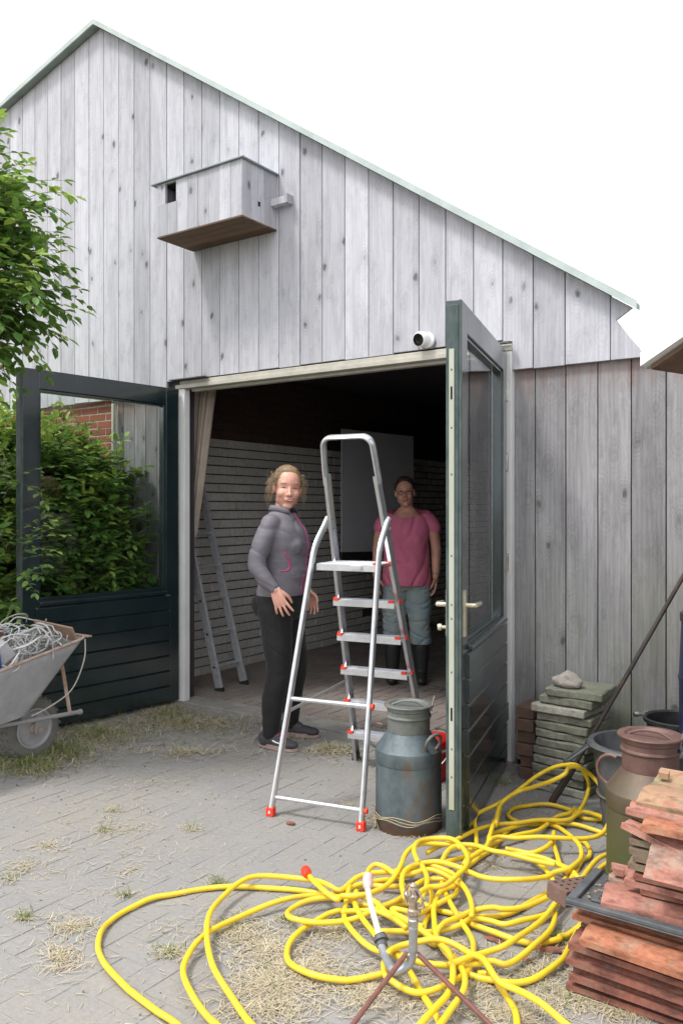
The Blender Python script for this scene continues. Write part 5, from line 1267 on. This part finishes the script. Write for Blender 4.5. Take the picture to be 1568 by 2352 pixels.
def head_geo(mb, T):
    def E(c, r): 
        vs = MB(); vs.ell((0, 0, 0), r, None, 20, 14); mb.add([T @ (Vector(c)+Vector(v)) for v in vs.v], vs.f)
    E((-.016, 0, .030), (.098, .077, .090)); E((.018, 0, -.028), (.070, .067, .088)); E((.054, 0, -.097), (.026, .030, .022)); E((.025, 0, -.085), (.045, .046, .030))
    for s in (-1, 1):
        E((.008, s*.043, -.066), (.036, .022, .028)); E((.050, s*.037, -.026), (.032, .029, .029)); E((-.006, s*.079, -.008), (.017, .007, .031)); E((-.004, s*.075, -.012), (.012, .009, .02))
        E((.090, s*.0105, -.034), (.011, .008, .007))
    E((.062, 0, .034), (.018, .050, .014))
    q = MB(); limb(q, [(.078, 0, .012), (.089, 0, -.010), (.0985, 0, -.029)], [.0075, .0085, .0120], 10, 3); mb.add([T @ Vector(v) for v in q.v], q.f)
    E((.082, 0, -.060), (.013, .026, .012))
def face_parts(root, T, body, skin, lipm, eyecol, browm, smile=.6, squint=.45, glasses=False, teeth=True):
    bv = bvh_of(body); Ti = T.inverted(); R3 = T.to_3x3()
    def S_(y, z, off=.0012):
        h = bv.ray_cast(T @ Vector((.3, y, z)), -(R3 @ Vector((1, 0, 0)))); return h[0]+(R3 @ Vector((off, 0, 0)))
    wm = NT('eye_white'); wm.col((.30, .26, .24)); wm.set(Roughness=.2)
    for s in (-1, 1):
        y0 = s*.0315; z0 = .006; hh = .0060*(1-squint)+.0015
        # visible eye: almond patch following the face
        b = MB(); N = 10; vs = []; 
        for i in range(N+1):
            t = -1+2*i/N; y = y0+t*.0145; h = hh*(1-t*t)
            vs += [S_(y, z0+h, .0012), S_(y, z0, .0022), S_(y, z0-h*.8, .0012)]
        fs = []
        for i in range(N): a = i*3; fs += [(a, a+3, a+4, a+1), (a+1, a+4, a+5, a+2)]
        b.add(vs, fs); eo = obj('eye', b, wm.m, root, local=True, smooth='all')
        b = MB(); c = S_(y0, z0+.0005, .0024); e = R3
        b.add([c+e @ Vector((0, .0052*math.cos(a), min(hh*.95, max(-hh*.75, .0052*math.sin(a))))) for a in [k*math.pi/8 for k in range(16)]], [tuple(range(16))]); obj('iris', b, eyecol, eo, local=True)
        b = MB(); b.tube([S_(y0+t*.0165, z0+hh*(1-t*t)+.0006-(.002*abs(t)**3), .0015) for t in [-1+k/5 for k in range(11)]], [.0008+.0014*(1-abs(-1+k/5)) for k in range(11)], 6); obj('lashes', b, M['browd'], root, local=True, smooth='all')
        b = MB(); b.tube([S_(y0+t*.019+s*.002, .0295+.0045*(1-t*t)-.002*s*t, .0012) for t in [-1+k/5 for k in range(11)]], [.0006+.0009*(1-abs(-1+k/5)) for k in range(11)], 6); obj('eyebrow', b, browm, root, local=True, smooth='all')
    # mouth
    up = lambda t: -.0585+smile*.0105*t*t; lo = lambda t: (-.0585-.0105*(1 if teeth else .05))+(smile*.0105+.0105*(1 if teeth else .05))*t*t
    w_ = .0345 if teeth else .022
    if teeth:
        b = MB(); vs = []; N = 12
        for i in range(N+1): t = -1+2*i/N; vs += [S_(t*w_, up(t), .0012), S_(t*w_, (up(t)*.35+lo(t)*.65), .0012), S_(t*w_, lo(t), .0008)]
        fs = []
        for i in range(N): a = i*3; fs += [(a, a+3, a+4, a+1)]
        b.add(vs, fs); tm_ = NT('teeth'); tm_.col((.72, .68, .62)); tm_.set(Roughness=.25); obj('teeth', b, tm_.m, root, local=True)
        b = MB(); b.add(vs, [(i*3+1, i*3+4, i*3+5, i*3+2) for i in range(N)]); dm = NT('mouth_inside'); dm.col((.10, .02, .02)); obj('mouth', b, dm.m, root, local=True)
    b = MB(); T11 = [-1+k/6 for k in range(13)]
    b.tube([S_(t*(w_+.001), up(t)+.0012, .0006) for t in T11], [.0009+.0021*(1-t*t) for t in T11], 8); b.tube([S_(t*w_, lo(t)-.0015, .0006) for t in T11], [.0009+.0028*(1-t*t) for t in T11], 8)
    obj('lips', b, lipm, root, local=True, smooth='all')
    if glasses:
        b = MB()
        for s in (-1, 1):
            ring = [T @ Vector((.104, s*.033+.024*math.cos(a), .002+.0175*math.sin(a))) for a in [k*math.pi/10 for k in range(20)]]
            b.tube(ring, .0016, 6, closed=True)
            b.tube([T @ Vector((.103, s*.056, .008)), T @ Vector((.07, s*.080, .010)), T @ Vector((.0, s*.087, .008))], .0015, 6)
        b.tube([T @ Vector((.105, -.009, .006)), T @ Vector((.108, 0, .009)), T @ Vector((.105, .009, .006))], .0015, 6)
        obj('glasses', b, M['black'], root, local=True, smooth=True)
def hair(root, T, m, c=(-.025, 0, .040), r=(.101, .0845, .094), n=420, bun=(-.125, 0, .0), bun_r=.035, curls=70, curl_len=(.06, .16), frizz=.006, keepz=-.03, seed=1, th=.0015):
    random.seed(seed)
    def kp(v): 
        l = Ti @ Vector(v); return l.z > keepz-(.05 if l.x < -.04 else 0) and not (l.x > .02 and l.z < .03)
    Ti = T.inverted(); b = MB(); q = MB(); q.ell(c, r, None, 40, 28)
    vs = [T @ Vector(v) for v in q.v]; fs = [f for f in q.f if all(kp(vs[i]) for i in f)]
    b.add(vs, fs, .15)
    if bun_r: 
        q = MB(); q.ell(bun, (bun_r*.8, bun_r, bun_r), None, 16, 12); b.add([T @ Vector(v) for v in q.v], q.f, .5)
    cv = Vector(c); rv = Vector(r)
    for i in range(n):
        az = random.uniform(-1.75, 1.75); el = random.uniform(.68, .95) if abs(az) < .7 else random.uniform(-.25, 1.0)
        s0 = Vector((math.cos(el)*math.cos(az), math.cos(el)*math.sin(az), math.sin(el))); e0 = Vector((-1, .2*math.sin(az), random.uniform(-.5, .1))).normalized()
        pts = []; lift = random.uniform(0, frizz)
        for k in range(9):
            t = k/8; d = s0.slerp(e0, t) if (s0-e0).length < 1.98 else s0
            d = d*(1.0+.018+lift/.09*math.sin(t*math.pi))
            pts.append(T @ (cv+Vector((d.x*rv.x, d.y*rv.y, d.z*rv.z))+Vector((random.gauss(0, .0008), random.gauss(0, .0008), random.gauss(0, .0008)))))
        b.tube(pts, [th*(.5+.8*math.sin(math.pi*(.15+.8*k/8))) for k in range(9)], 4)
    for i in range(curls):
        s = random.choice((-1, 1)); x = random.uniform(-.07, .045); z = random.uniform(-.02, .09); L = random.uniform(*curl_len)
        p = Vector((x, s*.080*math.sqrt(max(.1, 1-((x+.025)/.105)**2)), z)); pts = []; ph = random.random()*6; am = random.uniform(.003, .011); out = random.uniform(.0, .035)
        for k in range(13):
            t = k/12; pts.append(T @ (p+Vector((-.01*t+am*math.cos(ph+t*9), s*(.008+out*math.sin(t*2.2))+am*math.sin(ph+t*9), -L*t+(.012*math.sin(t*3))))))
        b.tube(pts, [th*.7*(1-.5*k/12) for k in range(13)], 4)
    return obj('hair', b, m, root, local=True, smooth='all', fixn=False)
def hair_mat(name, c1, c2):
    a = NT(name); a.col(a.mix(a.rnd(), c1, c2)); a.set(Roughness=.42); a.b.inputs['Specular IOR Level'].default_value = .6; return a.m
def skin_mat(name, c, c2):
    a = NT(name); f = a.noise(a.coord(), 22, 4); a.col(a.mix(a.ramp(f, [(.4, 0.0), (.65, 1.0)]), c, c2)); a.set(Roughness=.48)
    a.b.inputs['Subsurface Weight'].default_value = .12; a.b.inputs['Subsurface Radius'].default_value = (.012, .004, .002); a.b.inputs['Subsurface Scale'].default_value = 1.0
    a.bump(a.noise(a.coord(), 180, 3), .08, .001); return a.m
def cloth(name, c1, c2, fscale=7, strength=.6, rough=.85, stretch=(1, 1, 1), fd=.012):
    a = NT(name); f = a.noise(a.coord(stretch), fscale, 3, .55, .6); g_ = a.noise(a.coord(), 240, 2)
    a.col(a.mix(a.ramp(f, [(.35, 0.0), (.65, 1.0)]), c1, c2)); a.set(Roughness=rough); a.b.inputs['Sheen Weight'].default_value = .08
    a.bump(a.math('ADD', f, a.math('MULTIPLY', g_, .05)), strength, fd); return a.m
def wrinkle(freq, amp, zc=None, zs=.2, dirv=(0, .35, 1), fz=None):
    def f(co):
        out = np.zeros(len(co))
        for i in range(len(co)):
            x, y, z = co[i]; v = -max(0, 1-abs(mnoise.noise((x*5+3+z*3, y*5, z*freq+x*4)))*5)*1.1; w2 = mnoise.noise((x*10, y*10+7, z*freq*.8))*.5
            k = 1 if zc is None else max(.25, math.exp(-((z-zc)/zs)**2))
            out[i] = amp*k*(v+.5*w2)
        return out
    return f
def shoe(root, ax, ay, rz, um, sm, accent=None, L=.275):
    Tm = Matrix.Translation((ax, ay, 0)) @ Matrix.Rotation(rz, 4, 'Z')
    q = MB(Tm); k = L/.275
    q.ell((-.035, 0, .055), (.050, .038, .052), None, 18, 12); q.ell((.02, 0, .055), (.07, .038, .046), None, 18, 12); q.ell((.08*k, 0, .040), (.075, .044, .034), None, 18, 12); q.ell((.135*k, 0, .034), (.058, .043, .028), None, 18, 12)
    limb(q, [(-.01, 0, .07), (-.012, 0, .105)], [.042, .040], 16, 2)
    me = blob('upper', q, .004, 4, cuts=[((0, 0, .016), (0, 0, -1)), ((0, 0, .112), (0, 0, 1))]); so_ = obj('shoe', me, um, root, local=True)
    out = []
    for t in range(36):
        a = 2*math.pi*t/36; x = math.cos(a); y = math.sin(a)
        xx = .052+(.142*k)*x; wv = .040+.007*math.cos((x-.55)*2)-.010*(x < -.2)*abs(x); out.append(Tm @ Vector((xx, wv*y*(abs(y)**.1 if y else 1), .0)))
    b = MB(); b.poly(out, (0, 0, .018)); vs2 = [p+Vector((0, 0, .0181)) for p in out]; c = sum(vs2, Vector())/36; b.poly([c+(p-c)*.96 for p in vs2], (0, 0, .010)); obj('sole', b, sm, so_, local=True, bevel=.003)
    if accent:
        bv = bvh_of(me)
        def pr(x, z): 
            d = Tm.to_3x3() @ Vector((0, 1, 0)); h = bv.ray_cast(Tm @ Vector((x, -.3, z)), d); return h[0]-d*.001 if h[0] else None
        pts = [pr(x, z) for x, z in ((.035, .058), (.06, .050), (.085, .047))]; pts = [p for p in pts if p]
        if len(pts) > 1: b = MB(); b.tube(pts, .0045, 6); obj('stripe', b, M['offwhite'], so_, local=True)
        b = MB(); 
        for kk in range(4): b.tube([Tm @ Vector((.025+kk*.016, -.024, .104-kk*.010)), Tm @ Vector((.03+kk*.016, 0, .112-kk*.011)), Tm @ Vector((.025+kk*.016, .024, .104-kk*.010))], .0035, 6)
        obj('laces', b, accent, so_, local=True)
    return so_
M['browd'] = plain('dark_lashes', (.05, .03, .02), None, .7, bump=0)
BODY = [(-.015, 0, .77, .10, .13), (-.02, 0, .82, .125, .165), (-.025, 0, .89, .140, .180), (-.012, 0, .97, .125, .166), (.004, 0, 1.06, .112, .146), (.010, 0, 1.15, .116, .145), (.015, 0, 1.24, .124, .156), (.008, 0, 1.32, .112, .162), (-.006, 0, 1.37, .090, .145), (-.012, 0, 1.415, .068, .100), (-.012, 0, 1.455, .052, .060)]
def build_body(name, rootlbl, loc, rz, arms, legs, T, hands, skin, extra=None, voxel=.0042):
    mb = MB()
    loft(mb, smooth_secs(BODY))
    limb(mb, [(-.010, 0, 1.42), (.0, 0, 1.47), (T.translation.x-.01, T.translation.y, T.translation.z-.05)], [.060, .050, .050], 18, 4)
    head_geo(mb, T)
    for (pts, rs) in arms+legs: limb(mb, pts, rs)
    for h in hands: hand(mb, *h[0], **h[1])
    R3 = T.to_3x3(); dents = []
    for s in (-1, 1): dents.append((T @ Vector((.086, s*.031, .008)), .0125, R3 @ Vector((-.007, 0, 0)))); dents.append((T @ Vector((.075, s*.072, .0)), .02, R3 @ Vector((-.004, -s*.004, 0))))
    dents.append((T @ Vector((.095, 0, -.072)), .007, R3 @ Vector((-.0035, 0, 0)))); dents.append((T @ Vector((.09, 0, .012)), .008, R3 @ Vector((-.002, 0, 0))))
    me = blob('body', mb, voxel, 5, dents=dents)
    root = thing('person', rootlbl, 'person', loc, rz)
    obj('body', me, skin, root, local=True); return root, me
# ---------------------------------------------------------------- woman in the grey jacket
W1 = FW*5.13+RT*(-.362); W1.z = 0
RZ1 = R(15)
T1 = Matrix.Translation((.030, .0, 1.580)) @ Matrix.Rotation(R(-58), 4, 'Z') @ Matrix.Rotation(R(5), 4, 'Y') @ Matrix.Rotation(R(-4), 4, 'X') @ Matrix.Scale(1.07, 4)
armR = ([(-.015, -.150, 1.362), (-.05, -.198, 1.24), (-.072, -.225, 1.125), (-.02, -.235, 1.04), (.050, -.232, .975)], [.050, .048, .042, .036, .026])
armL = ([(-.01, .160, 1.352), (-.005, .205, 1.24), (-.01, .225, 1.12), (.04, .21, 1.02), (.085, .19, .935)], [.056, .046, .042, .036, .026])
legR = ([(-.015, -.085, .84), (.0, -.093, .66), (.018, -.105, .46), (-.012, -.115, .31), (-.03, -.12, .10), (-.03, -.12, .06)], [.098, .080, .056, .052, .036, .038])
legL = ([(-.015, .085, .84), (.005, .10, .66), (.025, .13, .46), (-.002, .148, .31), (-.02, .166, .10), (-.02, .166, .06)], [.098, .080, .056, .052, .036, .038])
sk1 = skin_mat('rosy_skin', (.66, .36, .275), (.60, .29, .21))
hands1 = [(((.050, -.232, .975), (.40, .0, -.92), (.10, -1, .1), (1, 0, .4)), dict(curl=(.16, .20, .18, .20), spread=.20, k=1.04, thumb=.45)), (((.085, .19, .935), (.30, .05, -.92), (.15, 1, .1), (1, 0, .3)), dict(curl=(.3, .35, .35, .4), spread=.10, k=1.0))]
p1, me1 = build_body('person', 'smiling woman in grey zip jacket and black trousers standing left of the step ladder', tuple(W1), RZ1, [armR, armL], [legR, legL], T1, hands1, sk1)
lip1 = NT('rosy_lips'); lip1.col((.50, .13, .12)); lip1.set(Roughness=.35)
ir1 = NT('grey_iris'); ir1.col((.025, .022, .02)); ir1.set(Roughness=.15)
face_parts(p1, T1, me1, sk1, lip1.m, ir1.m, plain('light_brown_brow', (.26, .15, .08), None, .8, bump=0), smile=.95, squint=.75)
hair(p1, T1, hair_mat('light_brown_hair', (.20, .13, .07), (.42, .29, .17)), c=(-.027, 0, .036), r=(.098, .081, .0905), n=900, curls=110, curl_len=(.03, .12), frizz=.010, seed=4, bun=(-.12, 0, .01), th=.0013)
# jacket
def arm_sleeve(a, inf, cut=.0): return [Vector(p) for p in a[0]], [r+i for r, i in zip(a[1], inf)]
jb = MB(); JS = [(x+.004, y, z, rx+.020, ry+.016) for x, y, z, rx, ry in BODY if z > .86]; JS = [(-.02, 0, .84, .158, .19)]+JS
JS[-1] = (-.008, 0, 1.448, .060, .070)
loft(jb, smooth_secs(JS))
for s in (-1, 1): jb.ell((.088, s*.068, 1.225), (.072, .070, .075), None, 20, 14)
jb.ell((.07, 0, 1.06), (.085, .13, .12), None, 20, 14)
for a in (armR, armL):
    pts, rs = arm_sleeve(a, (.012, .014, .013, .013, .009)); d = (pts[-1]-pts[-2]).normalized(); pts[-1] = pts[-1]-d*.012; limb(jb, pts, rs)
jm = blob('jacket', jb, .006, 16, cuts=[((0, 0, .925), (.0, 0, -1))], folds=wrinkle(9, .0042, None))
M['jacket'] = cloth('grey_sport_cloth', (.125, .115, .135), (.165, .152, .178), 5, .5, .62, (1, 1, 3.2))
ja = obj('jacket', jm, M['jacket'], p1, local=True)
bj = bvh_of(jm); M['pink'] = plain('pink_zip_piping', (.62, .045, .22), (.5, .04, .18), .5, 20, bump=0)
def jf(y, z, off=.002):
    h = bj.ray_cast(Vector((.6, y, z)), Vector((-1, 0, 0))); return h[0]+Vector((off, 0, 0)) if h[0] else None
b = MB(); zp_ = [p for p in (jf(.012, .93+.5*k/30) for k in range(31)) if p]; b.tube(zp_, .0052, 6, sq=(.5, 1)); obj('zip', b, M['pink'], ja, local=True, smooth='all')
b = MB(); zp_ = [p for p in (jf(-.03, .93+.12*k/10, .001) for k in range(11)) if p]; b.tube(zp_, .003, 6); obj('piping', b, M['pink'], ja, local=True, smooth='all')
Rm = rootmat(p1); Ri = Rm.inverted()
def jcam(px, py):
    o_ = Ri @ Vector((0, 0, EYE)); d_ = (Ri.to_3x3() @ ray(px, py)).normalized(); h = bj.ray_cast(o_, d_); return h[0]-d_*.002 if h[0] else None
b = MB(); pts = [jcam(*q) for q in ((654, 1270), (661, 1280), (665, 1293), (665, 1303), (658, 1310), (645, 1312))]; pts = [p for p in pts if p]
if len(pts) > 2: b.tube(spline(pts, 4), .0042, 6); obj('pocket_piping', b, M['pink'], ja, local=True, smooth='all')
# collar
b = MB(); vs = []; fs = []; n = 30
prof = [(.059, 1.425), (.062, 1.445), (.067, 1.468), (.075, 1.474), (.082, 1.462), (.088, 1.440)]
for i in range(n+1):
    a = R(38+284*i/n); fl = 1+.16*abs(math.cos(a/1))*(1 if math.cos(a) > 0 else 0)
    for j_, (r, z) in enumerate(prof): vs.append((-.004+r*fl*math.cos(a)*1.0, r*fl*math.sin(a), z-.018*math.cos(a)*(1 if math.cos(a) > 0 else .3)))
m = len(prof)
for i in range(n):
    for j_ in range(m-1): fs.append((i*m+j_, (i+1)*m+j_, (i+1)*m+j_+1, i*m+j_+1))
b.add(vs, fs); co_ = obj('collar', b, M['jacket'], ja, local=True, smooth='all'); mo = co_.modifiers.new('t', 'SOLIDIFY'); mo.thickness = .004
b = MB(); loft(b, [(.004, 0, 1.425, .066, .085), (.004, 0, 1.455, .060, .066), (.004, 0, 1.468, .054, .058)]); obj('shirt_neck', b, plain('navy_shirt', (.02, .022, .035), None, .8), p1, local=True, smooth='all')
# trousers
pb = MB(); loft(pb, smooth_secs([(x, y, z, rx+.010, ry+.010) for x, y, z, rx, ry in BODY if z < 1.0]))
for s in (-1, 1): pb.ell((-.085, s*.075, .865), (.088, .088, .098), None, 20, 14)
for l in (legR, legL): limb(pb, l[0][:5]+[Vector(l[0][4])+Vector((0, 0, -.015))], [l[1][0]+.014, l[1][1]+.016, l[1][2]+.022, l[1][3]+.020, l[1][4]+.016, l[1][4]+.013])
pm = blob('trousers', pb, .006, 6, cuts=[((0, 0, .98), (0, 0, 1))], folds=wrinkle(8, .003, None))
obj('trousers', pm, cloth('black_stretch_cloth', (.0045, .0045, .005), (.008, .008, .009), 6, .4, .8, (1, 1, 2)), p1, local=True)
M['shoe'] = cloth('dark_grey_mesh_shoe', (.035, .033, .038), (.055, .052, .058), 30, .3, .7)
M['sole'] = plain('dusty_pink_sole', (.46, .33, .29), (.30, .22, .19), .8, 40)
shoe(p1, -.03, -.12, R(-6), M['shoe'], M['sole'], M['pink'], .265); shoe(p1, -.02, .166, R(8), M['shoe'], M['sole'], None, .265)
# ---------------------------------------------------------------- woman in the pink shirt
W2 = FW*6.85+RT*.540; W2.z = .012
RZ2 = R(-62)
T2 = Matrix.Translation((.022, -.015, 1.580)) @ Matrix.Rotation(R(2), 4, 'Z') @ Matrix.Rotation(R(4), 4, 'Y') @ Matrix.Rotation(R(3), 4, 'X')
a2L = ([(-.01, .165, 1.352), (.0, .215, 1.25), (-.01, .24, 1.12), (.02, .24, 1.00), (.05, .238, .885)], [.058, .050, .043, .038, .027])
a2R = ([(-.01, -.165, 1.352), (.0, -.215, 1.25), (-.01, -.24, 1.12), (.03, -.245, 1.00), (.07, -.25, .89)], [.058, .050, .043, .038, .027])
l2R = ([(-.01, -.09, .84), (.0, -.10, .66), (.012, -.11, .46), (-.012, -.118, .31), (-.03, -.12, .10), (-.03, -.12, .06)], [.100, .085, .060, .055, .040, .040])
l2L = ([(-.01, .09, .84), (.0, .10, .66), (.012, .11, .46), (-.012, .118, .31), (-.03, .12, .10), (-.03, .12, .06)], [.100, .085, .060, .055, .040, .040])
sk2 = skin_mat('tanned_skin', (.58, .31, .23), (.50, .24, .17))
h2 = [(((.05, .238, .885), (.10, -.02, -1), (0, 1, .0), (1, .0, .0)), dict(curl=(.35, .4, .42, .45), spread=.05)), (((.07, -.25, .89), (.18, .10, -1), (.35, -1, 0), (1, .3, 0)), dict(curl=(.2, .25, .3, .3), spread=.16))]
p2, me2 = build_body('person', 'woman with glasses and dark hair in pink shirt and pale jeans inside the barn', tuple(W2), RZ2, [a2L, a2R], [l2L, l2R], T2, h2, sk2, voxel=.005)
lip2 = NT('muted_lips'); lip2.col((.38, .13, .11)); lip2.set(Roughness=.4)
face_parts(p2, T2, me2, sk2, lip2.m, ir1.m, M['browd'], smile=.5, squint=.5, glasses=True, teeth=False)
hair(p2, T2, hair_mat('dark_brown_hair', (.035, .022, .016), (.07, .045, .03)), c=(-.028, 0, .040), r=(.099, .081, .090), n=320, curls=6, curl_len=(.02, .04), frizz=.004, seed=8, bun=(-.115, 0, -.02), bun_r=.028)
sb = MB(); loft(sb, smooth_secs([(.0, 0, .79, .150, .195), (.0, 0, .86, .162, .205), (.008, 0, .97, .158, .198), (.012, 0, 1.08, .150, .190), (.014, 0, 1.20, .148, .190), (.008, 0, 1.30, .135, .192), (-.004, 0, 1.375, .108, .180), (-.01, 0, 1.42, .080, .135), (-.01, 0, 1.45, .064, .082)]))
for s in (-1, 1):
    sb.ell((.085, s*.07, 1.19), (.072, .075, .080), None, 18, 12); limb(sb, [(-.005, s*.150, 1.372), (.0, s*.200, 1.325), (.0, s*.222, 1.285)], [.064, .064, .062])
sm2 = blob('shirt', sb, .006, 7, cuts=[((0, 0, .815), (0, 0, -1)), ((0.06, 0, 1.395), (.45, 0, .89))], folds=wrinkle(4, .012))
obj('shirt', sm2, cloth('raspberry_pink_cotton', (.60, .155, .26), (.50, .12, .21), 5, .5, .85), p2, local=True)
pb = MB(); loft(pb, smooth_secs([(x, y, z, rx+.012, ry+.010) for x, y, z, rx, ry in BODY if z < 1.0]))
for l in (l2L, l2R): limb(pb, l[0][:4], [l[1][0]+.014, l[1][1]+.020, l[1][2]+.030, l[1][3]+.034])
pm = blob('trousers', pb, .007, 6, cuts=[((0, 0, .33), (0, 0, -1)), ((0, 0, .93), (0, 0, 1))], folds=wrinkle(15, .010))
obj('trousers', pm, cloth('pale_dusty_denim', (.21, .29, .34), (.30, .33, .30), 4, .5, .9), p2, local=True)
bt = MB()
for l in (l2L, l2R): limb(bt, [l[0][3]+() if False else l[0][3], l[0][4], (l[0][4][0], l[0][4][1], .06)], [.068, .052, .05]); bt.ell((l[0][4][0]+.04, l[0][4][1], .05), (.09, .046, .05), None, 18, 12); bt.ell((l[0][4][0]+.11, l[0][4][1], .04), (.065, .046, .038), None, 18, 12)
for i_, l in enumerate((l2L, l2R)):
    q = MB(); limb(q, [l[0][3], l[0][4], (l[0][4][0], l[0][4][1], .06)], [.070, .054, .05]); q.ell((l[0][4][0]+.04, l[0][4][1], .05), (.09, .046, .05), None, 18, 12); q.ell((l[0][4][0]+.11, l[0][4][1], .04), (.065, .046, .038), None, 18, 12)
    bm_ = blob('boot', q, .006, 5, cuts=[((0, 0, .003), (0, 0, -1))]); obj('boot', bm_, plain('dark_rubber_boot', (.02, .022, .022), (.03, .03, .03), .5, 10), p2, local=True)
b = MB(); c = Vector(a2L[0][-1])+Vector((-.004, 0, .03)); b.tube([c+Vector((.030*math.cos(k*math.pi/9), .030*math.sin(k*math.pi/9), 0)) for k in range(18)], .0045, 6, closed=True, up=(0, 0, 1)); b.lathe([(.0, 0), (.014, 0), (.014, .006), (0, .006)], c+Vector((.0, .029, 0)), 14, M=Matrix.Rotation(R(90), 4, 'X')); obj('wristwatch', b, M['steel'], p2, local=True)
bpy.context.view_layer.update()
